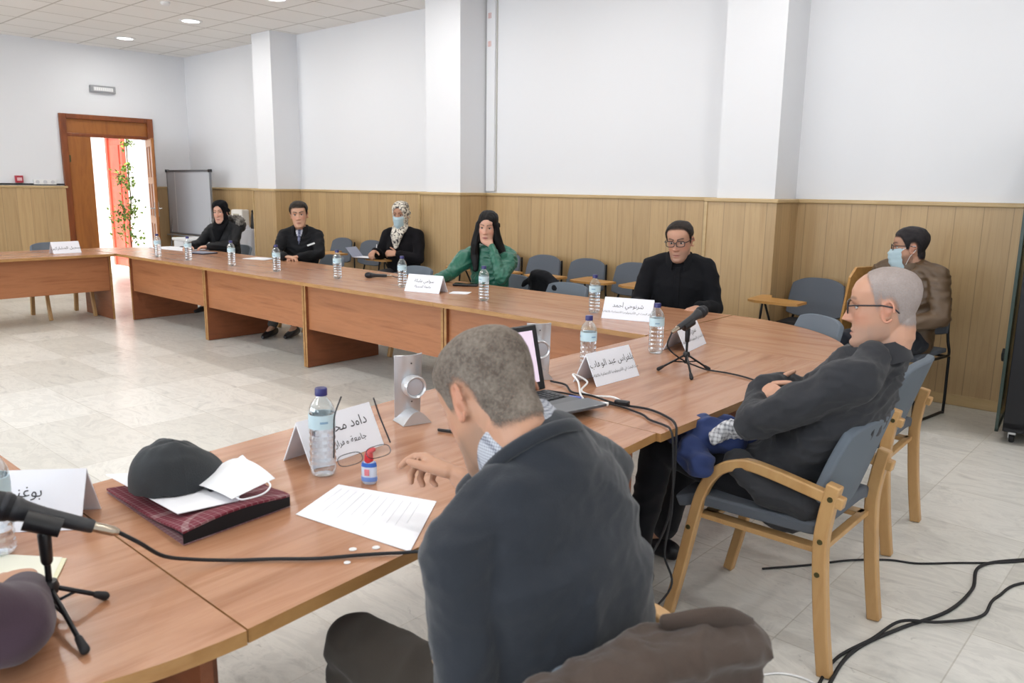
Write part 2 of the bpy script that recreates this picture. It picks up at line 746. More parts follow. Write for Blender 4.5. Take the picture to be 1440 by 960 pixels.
def seg_noise(p, s, seed=0.0):
    return noise.noise(Vector((p[0] * s + seed, p[1] * s - seed, p[2] * s + seed * .5)))


# ------------------------------------------------------------------ the room
WT = .12
DY0, DY1, DZ = 4.55, 5.72, 2.42      # door opening (inside the frame) in the left wall

mb = MB().box2((RX0 - .3, RY0 - .3, -.12), (RX1 + .3, RY1 + .3, 0))
struct('floor', mb, mat_floor)
mb = MB().box2((RX0 - .3, RY0 - .3, RH), (RX1 + .3, RY1 + .3, RH + .1))
struct('ceiling', mb, mat_ceiling)
mb = MB().box2((RX0 - .3, RY1, 0), (RX1 + .3, RY1 + .2, RH))
struct('wall_back', mb, mat_wall)
mb = MB().box2((RX1, RY0 - .2, 0), (RX1 + .2, RY1, RH))
struct('wall_right', mb, mat_wall)
mb = MB()
mb.box2((RX0 - .2, RY0 - .2, 0), (RX0, DY0, RH))
mb.box2((RX0 - .2, DY1, 0), (RX0, RY1, RH))
mb.box2((RX0 - .2, DY0, DZ), (RX0, DY1, RH))
struct('wall_left', mb, mat_wall)
mb = MB()
WZ0, WZ1 = .95, 2.75
xs = [RX0 - .2] + [v for w in WINDOWS for v in w] + [RX1 + .2]
mb.box2((xs[0], RY0 - .2, 0), (xs[-1], RY0, WZ0))
mb.box2((xs[0], RY0 - .2, WZ1), (xs[-1], RY0, RH))
for i in range(0, len(xs), 2):
    mb.box2((xs[i], RY0 - .2, WZ0), (xs[i + 1], RY0, WZ1))
struct('wall_front', mb, mat_wall)
for i, (a, b) in enumerate(WINDOWS):
    mb = MB()
    for x in (a, (a + b) / 2, b):
        mb.box((x, RY0 - .05, (WZ0 + WZ1) / 2), (.06, .06, WZ1 - WZ0))
    for z in (WZ0, WZ1):
        mb.box(((a + b) / 2, RY0 - .05, z), (b - a, .06, .06))
    w = struct('window_%d' % (i + 1), mb, mat_white)

# columns on the back wall
COLS = [(-10.13, -9.68), (-6.67, -6.14), (-3.17, -2.68), (.35, .85)]
for i, (a, b) in enumerate(COLS):
    struct('column_%d' % (i + 1), MB().box2((a, 6.0, 0), (b, RY1 + .02, RH)), mat_wall)

# oak wainscot: boards stand 4 cm off the wall, a rounded cap on top, a skirting below
CAPZ = 1.43
PT = .04


def run(nm, pts, zt=CAPZ):
    """panelling along a polyline of (x,y); the room lies to the right of the direction of travel"""
    mb, cap, base = MB(), MB(), MB()
    for (x0, y0), (x1, y1) in zip(pts, pts[1:]):
        L = math.hypot(x1 - x0, y1 - y0)
        a = math.atan2(y1 - y0, x1 - x0)
        cx, cy = (x0 + x1) / 2, (y0 + y1) / 2
        mb.box((cx, cy, zt / 2), (L + PT - .004, PT, zt), rz=a)
        cap.box((cx, cy, zt + .012), (L + PT + .026, PT + .03, .032), rz=a)
        base.box((cx, cy, .04), (L + PT + .012, PT + .016, .08), rz=a)
    struct('wall_panelling_' + nm, mb, mat_wainscot)
    struct('trim_cap_' + nm, cap, mat_cap, bevel=.008)
    struct('baseboard_' + nm, base, mat_cap, bevel=.005)


yb = RY1 - PT / 2
pts = [(RX0 + PT, yb)]
for a, b in COLS:
    pts += [(a - .05, yb), (a - .05, 6.0 - PT / 2), (b + PT / 2, 6.0 - PT / 2), (b + PT / 2, yb)]
pts += [(RX1, yb)]
run('back', pts)
run('left', [(RX0 + PT / 2, RY0), (RX0 + PT / 2, DY0 - .09)])
run('left_corner', [(RX0 + PT / 2, DY1 + .09), (RX0 + PT / 2, RY1 - PT)])
# bright vertical lath where the column panels meet the wall panels
for a, b in COLS[:3]:
    struct('trim_lath', MB().box((a - .067, 5.976, CAPZ / 2), (.026, .05, CAPZ - .004)), mat_cap)

# ------------------------------------------------------------------ door to the outside
dr = struct('door_1', (lambda m: [m.box2((RX0 - .06, DY0 - .09, 0), (RX0 + .045, DY0 + .0, DZ + .07)),
                                  m.box2((RX0 - .06, DY1, 0), (RX0 + .045, DY1 + .09, DZ + .07)),
                                  m.box2((RX0 - .06, DY0, DZ), (RX0 + .045, DY1, DZ + .07)),
                                  m.box2((RX0 - .03, DY0, 2.17), (RX0 + .03, DY1, 2.22))] and m)(MB()), mat_door_dark, bevel=.008)
build('transom_panel', MB().box2((RX0 - .02, DY0, 2.22), (RX0 + .0, DY1, DZ)), mat_door, parent=dr)
lf = build('fixed_leaf', MB().box2((RX0 - .02, DY0, .01), (RX0 + .025, 4.875, 2.17)), mat_door, parent=dr, bevel=.004)
mb = MB()
for z in (.3, 1.85):
    mb.box((RX0 + .03, DY0 + .012, z), (.02, .018, .10))
build('hinge', mb, mat_brass, parent=dr)
# open leaf swung into the room
H0 = Vector((RX0 + .03, DY1 - .02, 0))
H1 = Vector((RX0 + .80, 5.44, 0))
ang = math.atan2(H1.y - H0.y, H1.x - H0.x)
LW = (H1 - H0).length
leaf = bpy.data.objects.new('open_leaf', bpy.data.meshes.new('open_leaf'))
mb = MB()
mb.box2((0, -.02, .01), (.09, .02, 2.165)).box2((LW - .09, -.02, .01), (LW, .02, 2.165))
for z0, z1 in ((.01, .16), (.90, 1.02), (1.50, 1.60), (2.05, 2.165)):
    mb.box2((.09, -.02, z0), (LW - .09, .02, z1))
mb.box2((LW / 2 - .035, -.02, .16), (LW / 2 + .035, .02, 2.05))
leaf = build('open_leaf', mb, mat_door, parent=dr, loc=tuple(H0), rz=ang, bevel=.006)
mb = MB()
for x0, x1 in ((.09, LW / 2 - .035), (LW / 2 + .035, LW - .09)):
    for z0, z1 in ((.16, .90), (1.02, 1.50), (1.60, 2.05)):
        mb.box2((x0, -.008, z0), (x1, .008, z1))
build('leaf_panel', mb, mat_door_dark, parent=leaf)
mb = MB()
mb.box((LW - .05, 0, 1.12), (.035, .06, .22))
mb.tube([(LW - .05, -.03, 1.14), (LW - .05, -.07, 1.14), (LW - .16, -.075, 1.14)], .009)
mb.tube([(LW - .05, .03, 1.14), (LW - .05, .07, 1.14), (LW - .16, .075, 1.14)], .009)
build('door_handle', mb, mat_steel, parent=leaf, smooth=50)

# what stands outside the door: a rendered wall, a red door, a creeper
mb = MB()
mb.box2((-16.2, 2.0, -.05), (RX0 - .32, 8.6, -.02))
struct('ground_outside', mb, plain('pale_paving', 'e6e2da', .8))
mb = MB()
mb.box2((-16.2, 2.0, -.02), (-16.0, 6.4, 3.6))
mb.box2((-16.0, 6.3, -.02), (RX0 - .32, 6.5, 3.6))
struct('wall_outside', mb, plain('white_render', 'f6f4f0', .8))
rd = thing('panelled_door', 'red wooden door in the sunlit white wall seen through the doorway', 'door', (-15.42, 6.28, -.02))
build('door_frame', MB().box2((-.36, -.05, 0), (-.27, .02, 2.45)).box2((.27, -.05, 0), (.36, .02, 2.45)).box2((-.36, -.05, 2.35), (.36, .02, 2.45)), mat_red_door, parent=rd, bevel=.006)
dl = build('door_leaf', MB().box2((-.27, -.02, 0), (.27, .02, 2.35)), mat_red_door, parent=rd)
mb = MB()
for z0, z1 in ((.15, .9), (1.0, 1.6), (1.7, 2.2)):
    mb.box2((-.19, -.04, z0), (.19, -.02, z1))
build('panel', mb, mat_red_door, parent=dl, bevel=.008)

random.seed(5)
cp = thing('creeper', 'green leafy creeper hanging outside the open wooden door', 'plant', (-13.9, 5.80, 0))
mb = MB()
stem = cr([(0, .02, .02), (.02, -.02, .7), (-.02, .05, 1.2), (.03, .02, 1.8), (0, .05, 2.6)], 6)
mb.tube(stem, .010)
for h in (.5, .9, 1.2, 1.6, 2.1):
    q = random.uniform(-.2, .2)
    mb.tube(cr([(0, 0, h), (.05, q * .5, h + .08), (.12, q, h + .02)], 4), .005, n=6)
build('stem', mb, plain('creeper_stem', '5b4a34', .8), parent=cp)
mb = MB()
for i in range(620):
    cz, cy_, sp = random.choice([(.62, .02, .17), (.75, -.1, .14), (.95, -.16, .13), (1.05, .0, .12), (1.15, -.02, .16), (1.5, .0, .10), (1.62, -.1, .12), (1.75, .02, .09), (2.15, .04, .06), (2.35, .03, .05)])
    p = Vector((random.gauss(0, .08), cy_ + random.gauss(0, sp * .62), cz + random.gauss(0, sp * .5)))
    R = Matrix.Translation(p) @ Matrix.Rotation(random.uniform(0, 6.3), 4, 'Z') @ Matrix.Rotation(random.uniform(-1.2, 1.2), 4, 'X')
    l = random.uniform(.05, .085)
    mb.add([(0, 0, 0), (l * .35, l * .45, .006), (0, l, 0), (-l * .35, l * .45, .006)], [(0, 1, 2), (0, 2, 3)], random.choice((0, 0, 1)), R)
build('leaves', mb, [plain('leaf_green', '7d9a3a', .6), plain('leaf_dark', '4f6b2c', .6)], parent=cp)

# ------------------------------------------------------------------ fittings on walls and ceiling
for i, (x, y) in enumerate(DOWNLIGHTS):
    where = {0: 'over the far table row', 1: 'over the middle of the room', 2: 'near the windows'}[i // 8]
    col = ['first', 'second', 'third', 'fourth', 'fifth', 'sixth', 'seventh', 'eighth'][i % 8]
    t = thing('ceiling_light', 'round recessed ceiling light %s, %s from the door wall' % (where, col), 'light', (x, y, RH), 0, 'recessed ceiling lights')
    build('rim', MB().lathe([(.135, 0), (.135, -.006), (.105, -.012), (.100, -.004), (.1, 0)], 32), mat_white, parent=t, smooth=40)
    build('diffuser', MB().lathe([(.0001, -.005), (.102, -.005), (.102, -.001)], 28), mat_lamp, parent=t)
    l = bpy.data.lights.new('downlight', 'AREA')
    l.shape = 'DISK'
    l.size = .2
    l.energy = DOWNLIGHT_POWER
    l.color = (1, .98, .95)
    lo = bpy.data.objects.new('downlight', l)
    C.objects.link(lo)
    lo.location = (x, y, RH - .02)

t = thing('ceiling_sensor', 'small white round detector on the ceiling beside the recessed lights', 'sensor', (-9.14, 4.38, RH))
build('housing', MB().lathe([(.05, 0), (.05, -.02), (.035, -.035), (.0001, -.038)], 24), mat_white, parent=t, smooth=40)

t = thing('emergency_light', 'slim grey emergency light fitting high above the wooden door', 'light', (RX0, 5.10, 2.87))
build('housing', MB().box((.03, 0, 0), (.06, .36, .10)), plain('grey_housing', '9b9da0', .4), parent=t, bevel=.008)
mb = MB().box((.062, 0, 0), (.012, .28, .055))
df = build('diffuser', mb, plain('frosted', 'd9dadc', .3), parent=t, bevel=.004)
mb = MB()
for k in range(9):
    mb.box((.069, -.12 + k * .03, 0), (.004, .018, .04))
build('diffuser_ribs', mb, plain('frosted_light', 'f0f0f0', .3), parent=df)

t = thing('alarm_call_point', 'small red fire alarm call point on the white wall left of the door', 'alarm', (RX0, 3.87, 1.545))
build('box', MB().box((.02, 0, 0), (.04, .10, .10)), plain('alarm_red', 'b03040', .4), parent=t, bevel=.006)
build('window', MB().box((.042, 0, 0), (.006, .06, .045)), plain('pink_white', 'e4b4ba', .4), parent=t)
t = thing('socket_strip', 'white strip of wall sockets above the panelling beside the door', 'socket', (RX0, 4.2, 1.50))
build('plate', MB().box((.015, 0, .01), (.03, .30, .07)), mat_white, parent=t, bevel=.004)
for k in (-.1, 0, .1):
    build('socket', MB().lathe([(.025, 0), (.025, .006), (.018, .006), (.018, .001), (.0001, .001)], 16, mx=Matrix.Translation((.03, k, .01)) @ Matrix.Rotation(rad(90), 4, 'Y')), plain('socket_grey', 'd0d0d4', .4), parent=t)
build('trunking', MB().box((.012, -1.0, -.022), (.024, 2.6, .02)), mat_black, parent=t)

t = thing('cable_duct', 'white vertical cable duct running down beside the middle column, with pink stencil marks', 'duct', (-6.06, RY1, 0))
build('duct', MB().box2((-.06, -.035, 1.475), (.06, 0, RH)), mat_wall, parent=t, bevel=.004)
build('edge_strip', MB().box2((-.075, -.012, 1.475), (-.06, 0, RH)).box2((.06, -.012, 1.475), (.072, 0, RH)), plain('edge_grey', 'c4c2bc', .6), parent=t)
mb = MB()
for z in (3.27, 2.99):
    for k in range(3):
        mb.box((-.03 + k * .016, -.0365, z), (.008, .002, .055))
build('stencil_mark', mb, plain('stencil_pink', 'd8a8a0', .6), parent=t)


# ------------------------------------------------------------------ desks
TZ, TT = .745, .028


def desk(label, cx, cy, rz, L=1.70, D=1.0, poly=None, axis='x', panel_side=-1, leg_d=.75, group='conference desks'):
    """local x along the desk; the modesty panel stands on the panel_side (inner) side"""
    t = thing('conference_desk', label, 'desk', (cx, cy, 0), rz, group)
    mt, mp = (mat_desk_x, mat_panel_x)
    if poly is None:
        poly = [(-L / 2 + .001, -D / 2), (L / 2 - .001, -D / 2), (L / 2 - .001, D / 2), (-L / 2 + .001, D / 2)]
    else:
        poly = [(cy - wy, wx - cx) for wx, wy in poly]
    top = build('tabletop', MB().prism(poly, TZ - TT, TZ, 0, side=1), [mt, mat_edge], parent=t)
    y0 = panel_side * (D / 2 - .10)
    y1 = y0 - panel_side * leg_d
    for s_ in (-1, 1):
        x = s_ * (L / 2 - .016)
        lg = build('leg_panel', MB().box2((x - .0125, min(y0, y1), .004), (x + .0125, max(y0, y1), TZ - TT - .0005)), mat_leg_panel, parent=t)
        build('leg_edge', MB().box((x, y0 + panel_side * .002, (TZ - TT) / 2 + .002), (.023, .003, TZ - TT - .006)), mat_edge, parent=lg)
    yp = y0 - panel_side * .03
    build('modesty_panel', MB().box2((-L / 2 + .029, yp - .009, .33), (L / 2 - .029, yp + .009, TZ - TT - .0005)), mp, parent=t)
    return t


XF = [-8.25, -6.55, -4.85, -3.15]
names = ['far row desk nearest the door', 'far row desk with two bottles before the black-jacketed man',
         'far row desk with a cable microphone lying on it', 'far row desk before the woman in green, touching the rounded corner']
YF = 4.15
for x, nm in zip(XF, names):
    desk(nm, x, YF, 0)


def quarter(label, cx, cy, rz, R=1.0, post=False):
    """rounded corner top: centre of the arc at the origin, sweeping local +x to +y"""
    t = thing('corner_desk', label, 'desk', (cx, cy, 0), rz, 'conference desks')
    arc = [(R * math.cos(rad(a)), R * math.sin(rad(a))) for a in range(0, 91, 3)]
    mb = MB().prism([(0, 0)] + arc, TZ - TT, TZ, 0, side=1)
    build('tabletop', mb, [mat_desk_x, mat_edge], parent=t)
    if post:
        build('leg_panel', MB().box((.42, .42, (TZ - TT) / 2 + .002), (.62, .025, TZ - TT - .005), rz=rad(45)), mat_leg_panel, parent=t)
        return t
    lg = build('leg_panel', MB().box2((.10, .02, .004), (.85, .045, TZ - TT - .0005)), mat_leg_panel, parent=t)
    build('leg_panel', MB().box2((.02, .10, .004), (.045, .85, TZ - TT - .0005)), mat_leg_panel, parent=t)
    build('leg_edge', MB().box((.852, .0325, .36), (.003, .023, .70)), mat_edge, parent=lg)
    return t


XL, XR, YN = -9.17, -2.29, .655
quarter('rounded corner desk at the far right of the ring, behind the standing microphone', XR, YF - .5, 0)
quarter('rounded corner desk by the open door', -9.10, YF - .5, rad(90), R=.999, post=True)
quarter('rounded corner desk carrying the near microphone and the yellow paper', -2.155, YN - .002, rad(-90), R=.945)
desk('right arm desk with the name card, standing microphone and bottles', -1.78, 2.91, rad(-90), L=1.47, D=.98,
     poly=[(-1.295, 2.173), (-1.292, 3.648), (-2.28, 3.648), (-2.265, 2.173)])
desk('right arm desk carrying laptop, cap, sanitiser and papers', -1.745, 1.412, rad(-90), L=1.51, D=.94, leg_d=.72,
     poly=[(-1.213, .657), (-1.312, 2.170), (-2.262, 2.170), (-2.135, .657)])
desk('left arm desk carrying a lone name card', XL - .5, 2.78, rad(90))
desk('left arm desk nearer the windows', XL - .5, 1.075, rad(90))
desk('near row desk just inside the left edge of the picture', -3.01, YN - .502, rad(180))

# ------------------------------------------------------------------ armchairs of bent beech


def armchair(label, loc, rz, group='beech armchairs'):
    t = thing('armchair', label, 'chair', loc, rz, group)
    for s_ in (-1, 1):
        x = s_ * .235
        path = cr([(x, .285, 0), (x, .245, .18), (x, .205, .38), (x, .175, .50), (x, .125, .585), (x, .04, .63), (x, -.06, .628), (x, -.30, .585)], 6)
        path[0].z = .002
        fr = build('arm_frame', MB().sweep_rect(path, .035, .038), mat_beech, parent=t, smooth=40, bevel=.005)
        p2 = cr([(x, -.290, 0), (x, -.262, .2), (x, -.242, .42), (x, -.250, .54), (x, -.268, .64)], 6)
        p2[0].z = .002
        rl = build('rear_leg', MB().sweep_rect(p2, .040, .044), mat_beech, parent=t, smooth=40, bevel=.005)
        for (yy, zz, pa) in ((.215, .36, fr), (-.262, .595, rl), (-.243, .45, rl), (-.243, .34, rl)):
            build('bolt', MB().lathe([(.0001, .003), (.008, .003), (.009, 0)], 12, mx=Matrix.Translation((x + s_ * (.0175 if yy > 0 else .0200), yy, zz)) @ Matrix.Rotation(s_ * rad(90), 4, 'Y')), mat_brass, parent=pa)
    mb = MB()
    for s_ in (-1, 1):
        mb.box((s_ * .195, -.02, .402), (.05, .42, .018))
    mb.box((0, .17, .402), (.38, .05, .018)).box((0, -.225, .402), (.43, .03, .018))
    build('seat_rail', mb, mat_beech, parent=t, bevel=.003)

    def seat(u, v):
        x = (u - .5) * .455
        y = .27 - v * .50
        e = 1 - (2 * u - 1) ** 6
        z = .455 - .028 * math.exp(-((v - .0) / .10) ** 2) - .014 * (1 - e) + .012 * v * v - .012 * math.sin(math.pi * u) * math.sin(math.pi * v)
        return (x * (1 - .05 * (v > .97)), y, z)
    build('seat', MB().sheet(seat, 16, 16, .045), mat_fabric, parent=t, smooth=60, bevel=.008)

    def back(u, v):
        q = 2 * u - 1
        w = .225 * (1 - .12 * v ** 3) * (1 - .04 * (1 - v) ** 4)
        x = q * w
        z = .455 + .365 * v - .03 * q ** 4 * (v > .5) * ((v - .5) * 2) ** 2
        y = -.215 - .115 * v + .035 * q * q
        return (x, y, z)
    build('backrest', MB().sheet(back, 16, 16, .034), mat_fabric_front, parent=t, smooth=60, bevel=.008)
    return t


ca = armchair('beech armchair with grey cushion under the man with folded arms', (-1.075, 2.63, 0), rad(90))
dup(ca, (-1.22, 3.67, 0), rad(92), 'empty beech armchair just behind the man with folded arms')
dup(ca, (-.87, 1.14, 0), rad(70), 'beech armchair with a brown jacket over its back')
dup(ca, (-1.50, -.42, 0), rad(15), 'beech armchair under the person in purple')
dup(ca, (-1.845, 4.28, 0), rad(145), 'empty chair tucked behind the round end of the desks, pale back showing over it')
for x, lb in ((-9.22, 'chair under the woman in the fur-trimmed parka'), (-7.32, 'chair under the man in the black jacket at the far desks'), (-5.77, 'empty chair left of the woman in green, pale back over the desk'),
              (-4.66, 'chair under the woman in the green blouse'), (-3.95, 'empty chair right of the woman in green, pale back over the desk'), (-2.86, 'chair under the man in the black coat and glasses')):
    _a = dup(ca, (x, 4.93 if 'under' in lb else 4.80, 0), rad(180), lb, 'armchairs at the far desks')
    _a.scale = (1, 1, .93)
dup(ca, (-9.93, 3.32, 0), rad(-90), 'empty chair behind the left arm desk with the lone name card', 'armchairs at the far desks')


# ------------------------------------------------------------------ tablet-arm chairs along the back wall
def tablet_chair(label, loc, rz, group='tablet-arm chairs along the panelled wall', up=False):
    t = thing('tablet_chair', label, 'chair', loc, rz, group)
    mb = MB()
    for s_ in (-1, 1):
        x = s_ * .225
        mb.tube(cr([(x * .78, -.285, .80), (x * .86, -.262, .55), (x, -.235, .43), (x, -.15, .415), (x, .18, .415), (x, .225, .38), (x, .24, .012), (x, .20, .012), (x, -.20, .012), (x, -.245, .03), (x, -.240, .40)], 4), .010, n=8)
    mb.tube([(-.225, .15, .415), (.225, .15, .415)], .009, n=8)
    mb.tube([(-.225, -.19, .415), (.225, -.19, .415)], .009, n=8)
    build('frame', mb, mat_black_metal, parent=t, smooth=50)

    def seat(u, v):
        return ((u - .5) * .44, .24 - v * .44, .440 - .02 * math.exp(-(v / .1) ** 2) - .01 * math.sin(math.pi * u) * math.sin(math.pi * v))
    build('seat', MB().sheet(seat, 12, 12, .03), mat_fabric, parent=t, smooth=60, bevel=.006)

    def back(u, v):
        q = 2 * u - 1
        a = abs(q) ** 3
        return (q * .225 * (1 - .10 * v * v), -.215 - .055 * v + .03 * q * q, .545 + .310 * v - (.05 * a if v > .5 else -.03 * a) * abs(2 * v - 1))
    build('backrest', MB().sheet(back, 14, 12, .026), mat_fabric, parent=t, smooth=60, bevel=.006)
    mb = MB()
    mb.tube([(.225, -.05, .415), (.27, .0, .50), (.29, .10, .70)], .009, n=8)
    mb.tube([(.225, .17, .415), (.27, .20, .50), (.26, .18, .70)], .009, n=8)
    if up:
        build('tablet_bracket', mb, mat_black_metal, parent=t, smooth=50)
        pts = [(-.13, 0), (.13, 0), (.15, .10), (.14, .40), (.09, .47), (-.09, .47), (-.13, .42)]
        R = Matrix.Translation((.36, .0, .53)) @ Matrix.Rotation(rad(80), 4, 'Z') @ Matrix.Rotation(rad(84), 4, 'X')
        build('writing_tablet', MB().prism(pts, -.009, .009, mx=R), mat_tablet, parent=t, bevel=.004)
    else:
        build('tablet_bracket', mb, mat_black_metal, parent=t, smooth=50)
        pts = [(-.09, .20), (-.09, .37), (-.04, .41), (.22, .41), (.30, .36), (.33, .06), (.30, .02), (.25, .04), (.20, .16)]
        build('writing_tablet', MB().prism(pts, .705, .723), mat_tablet, parent=t, bevel=.004)
    return t


TY = 5.97
tc = tablet_chair('grey tablet-arm chair right behind the man in the black jacket', (-8.50, TY, 0), rad(180))
for x, lb in ((-7.90, 'tablet-arm chair immediately left of the seated woman in the patterned scarf'),
              (-6.92, 'tablet-arm chair under the woman in the patterned scarf'),
              (-5.66, 'tablet-arm chair partly behind the woman in green'),
              (-5.13, 'tablet-arm chair just right of the woman in green, first fully seen one'),
              (-4.59, 'tablet-arm chair in mid-row between the green woman and the glasses man'),
              (-4.05, 'tablet-arm chair half behind the man in the black coat and glasses'),
              (-3.53, 'tablet-arm chair hidden behind the man in the black coat, only its tablet showing'),
              (-2.36, 'tablet-arm chair with a black bag on its seat')):
    dup(tc, (x, TY if x != -6.92 else 5.92, 0), rad(180), lb)
tablet_chair('tablet-arm chair with raised wooden tablet under the man in the brown leather jacket', (-1.62, 5.86, 0), rad(172), up=True)

bag = thing('laptop_bag', 'flat black bag lying on the seat of a chair by the right column', 'bag', (-2.34, 6.0 - .02, .440), rad(2))
build('body', MB().box((0, 0, .055), (.42, .34, .10)), plain('black_nylon', '131316', .6, bump=.2, bscale=150), parent=bag, bevel=.03)
mb = MB().tube(cr([(-.10, -.17, .06), (-.09, -.205, .07), (0, -.215, .07), (.09, -.205, .07), (.10, -.17, .06)], 5), .009)
build('handle', mb, mat_black_soft, parent=bag, smooth=True)
build('tag', MB().box((.06, -.06, .1065), (.10, .03, .002)), mat_white, parent=bag)

t = thing('visitor_chair', 'dark visitor chair seen through the gap between desks by the door', 'chair', (-10.3, 5.0, 0), rad(215))
build('seat', MB().box((0, 0, .45), (.46, .44, .07)), mat_black_soft, parent=t, bevel=.02)
build('backrest', MB().box((0, -.22, .60), (.44, .04, .16)), mat_black_soft, parent=t, bevel=.02)
mb = MB()
for s_ in (-1, 1):
    mb.tube([(s_ * .21, .2, .42), (s_ * .23, .22, .012)], .012, n=8)
    mb.tube([(s_ * .21, -.235, .66), (s_ * .21, -.21, .42), (s_ * .23, -.24, .012)], .012, n=8)
build('frame', mb, mat_black_metal, parent=t, smooth=40)

# ------------------------------------------------------------------ glass-sided rack at the right
t = thing('equipment_rack', 'tall black equipment rack with tinted glass side on castors at the right edge', 'rack', (-.645, 5.93, 0), rad(6))
mb = MB()
mb.box2((-.30, -.34, .10), (.32, -.28, 2.0)).box2((-.30, .34, .10), (.32, .40, 2.0)).box2((-.30, -.34, 1.96), (.32, .40, 2.0)).box2((-.30, -.34, .08), (.32, .40, .14)).box2((.28, -.34, .10), (.32, .40, 2.0))
build('body', mb, mat_black_metal, parent=t, bevel=.004)
g = build('side_glass', MB().box2((-.335, -.34, .09), (-.327, .40, 2.0)), mat_tinted, parent=t)
mb = MB()
mb.box2((-.34, -.35, .075), (-.322, -.33, 2.01)).box2((-.34, .39, .075), (-.322, .41, 2.01)).box2((-.34, -.35, .075), (-.322, .41, .092)).box2((-.34, -.35, 1.995), (-.322, .41, 2.01))
build('glass_frame', mb, plain('dark_green_frame', '2a3a33', .3), parent=g)
build('latch', MB().lathe([(.012, 0), (.045, .03), (.045, .055), (.0001, .06)], 6, mx=Matrix.Translation((-.335, .22, .46)) @ Matrix.Rotation(rad(-90), 4, 'Y')), mat_black_soft, parent=t, bevel=.004)
for k in range(5):
    build('shelf_unit', MB().box2((-.27, -.27, .2 + k * .34), (.27, .33, .2 + k * .34 + .20)), mat_black, parent=t, bevel=.006)
for x, y in ((-.25, -.27), (.25, -.27), (-.25, .33), (.25, .33)):
    c_ = build('castor', MB().lathe([(.0001, -.014), (.026, -.014), (.030, -.009), (.030, .009), (.026, .014), (.0001, .014)], 20, mx=Matrix.Translation((x, y, .032)) @ Matrix.Rotation(rad(90), 4, 'Y')), mat_black_soft, parent=t, smooth=40)
    build('castor_bracket', MB().box2((x - .02, y - .02, .055), (x + .02, y + .02, .082)).box2((x - .021, y - .01, .03), (x - .016, y + .01, .07)), mat_steel, parent=c_)

# ------------------------------------------------------------------ whiteboard and clutter in the far corner
t = thing('flipchart_easel', 'pale grey flipchart board on an easel beside the open door', 'whiteboard', (-12.18, 6.03, 0), rad(4))
build('board', MB().box2((-.60, -.02, .74), (.60, .0, 1.70)), plain('board_grey', 'c9ccd2', .3), parent=t)
mb = MB().box2((-.62, -.03, 1.69), (.62, .01, 1.72)).box2((-.62, -.03, .725), (.62, .01, .745)).box2((-.615, -.025, .73), (-.60, .005, 1.70)).box2((.60, -.025, .73), (.615, .005, 1.70))
build('frame', mb, plain('board_frame', '8f9298', .35, .5), parent=t)
for s_ in (-1, 1):
    build('corner_clip', MB().box((s_ * .61, -.012, 1.705), (.05, .05, .045)), mat_black, parent=t, bevel=.006)
build('tray', MB().box2((-.58, -.10, .70), (.58, -.02, .715)), plain('tray_grey', 'a7a9ad', .4), parent=t)
for s_ in (-1, 1):
    build('leg', MB().tube([(s_ * .5, .02, 1.6), (s_ * .56, -.02, .72), (s_ * .58, -.12, .012)], .014, n=8), mat_silver, parent=t, smooth=40)
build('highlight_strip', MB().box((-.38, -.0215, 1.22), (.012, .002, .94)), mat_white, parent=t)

t = thing('side_table', 'small table draped in a white cloth behind the woman in the parka', 'table', (-10.72, 6.02, 0))
build('tabletop', MB().box((0, 0, .86), (.74, .5, .03)), mat_white, parent=t)
for x in (-.33, .33):
    for y in (-.21, .21):
        build('leg', MB().box((x, y, .425), (.04, .04, .84)), mat_white, parent=t)


def skirt(u, v):
    a = u * 2 * math.pi
    c, s_ = math.cos(a), math.sin(a)
    k = 1 / max(abs(c), abs(s_))
    w = 1 + .02 * (1 - v) * math.sin(a * 22)
    return (c * k * .385 * w, s_ * k * .265 * w, .12 + v * .762)


cl = build('tablecloth', MB().sheet(skirt, 120, 6).box((0, 0, .885), (.77, .53, .008)), plain('white_cloth', 'dcdfe8', .85), loc=(-10.72, 6.02, 0))
tag(cl, 'white cloth hanging over the side table behind the parka woman', 'tablecloth')
for k, (x, y, z, d, lb) in enumerate(((-10.56, 5.92, .891, (.22, .18, .05), 'flat stack of white paper on the draped table'),)):
    t = build('paper_stack', MB().box((0, 0, d[2] / 2), d), mat_paper, loc=(x, y, z), rz=.2, bevel=.004)
    tag(t, lb, 'paper')
t = thing('shopping_bag', 'white printed carrier bag standing on the draped table against the panelling', 'bag', (-10.86, 6.12, .891), .1)
build('body', MB().box((0, 0, .13), (.26, .14, .26)), plain('bag_white', 'e8e4dc', .5, bump=.4, bscale=20), parent=t, bevel=.02)
build('print', MB().box((0, -.073, .14), (.14, .003, .12)), plain('bag_print', 'b8b09a', .6), parent=t)
t = thing('kettle', 'black electric kettle on the draped table beside the column', 'kettle', (-10.45, 6.14, .891), 2)
build('body', MB().lathe([(.085, 0), (.088, .02), (.082, .14), (.066, .24), (.045, .27), (.0001, .28)], 28), mat_black, parent=t, smooth=50)
build('handle', MB().tube(cr([(.07, 0, .23), (.13, 0, .22), (.14, 0, .12), (.09, 0, .06)], 5), .011), mat_black, parent=t, smooth=True)
build('spout', MB().tube([(-.06, 0, .20), (-.10, 0, .25)], [.02, .012]), mat_black, parent=t, smooth=True)
t = thing('storage_box', 'large white plastic box on the floor in front of the draped table', 'box', (-11.02, 5.44, 0), .05)
build('body', MB().box2((-.22, -.16, .002), (.22, .16, .72)), plain('box_white', 'e9eaee', .4), parent=t, bevel=.02)
build('lid', MB().box2((-.235, -.175, .72), (.235, .175, .76)), mat_white, parent=t, bevel=.012)

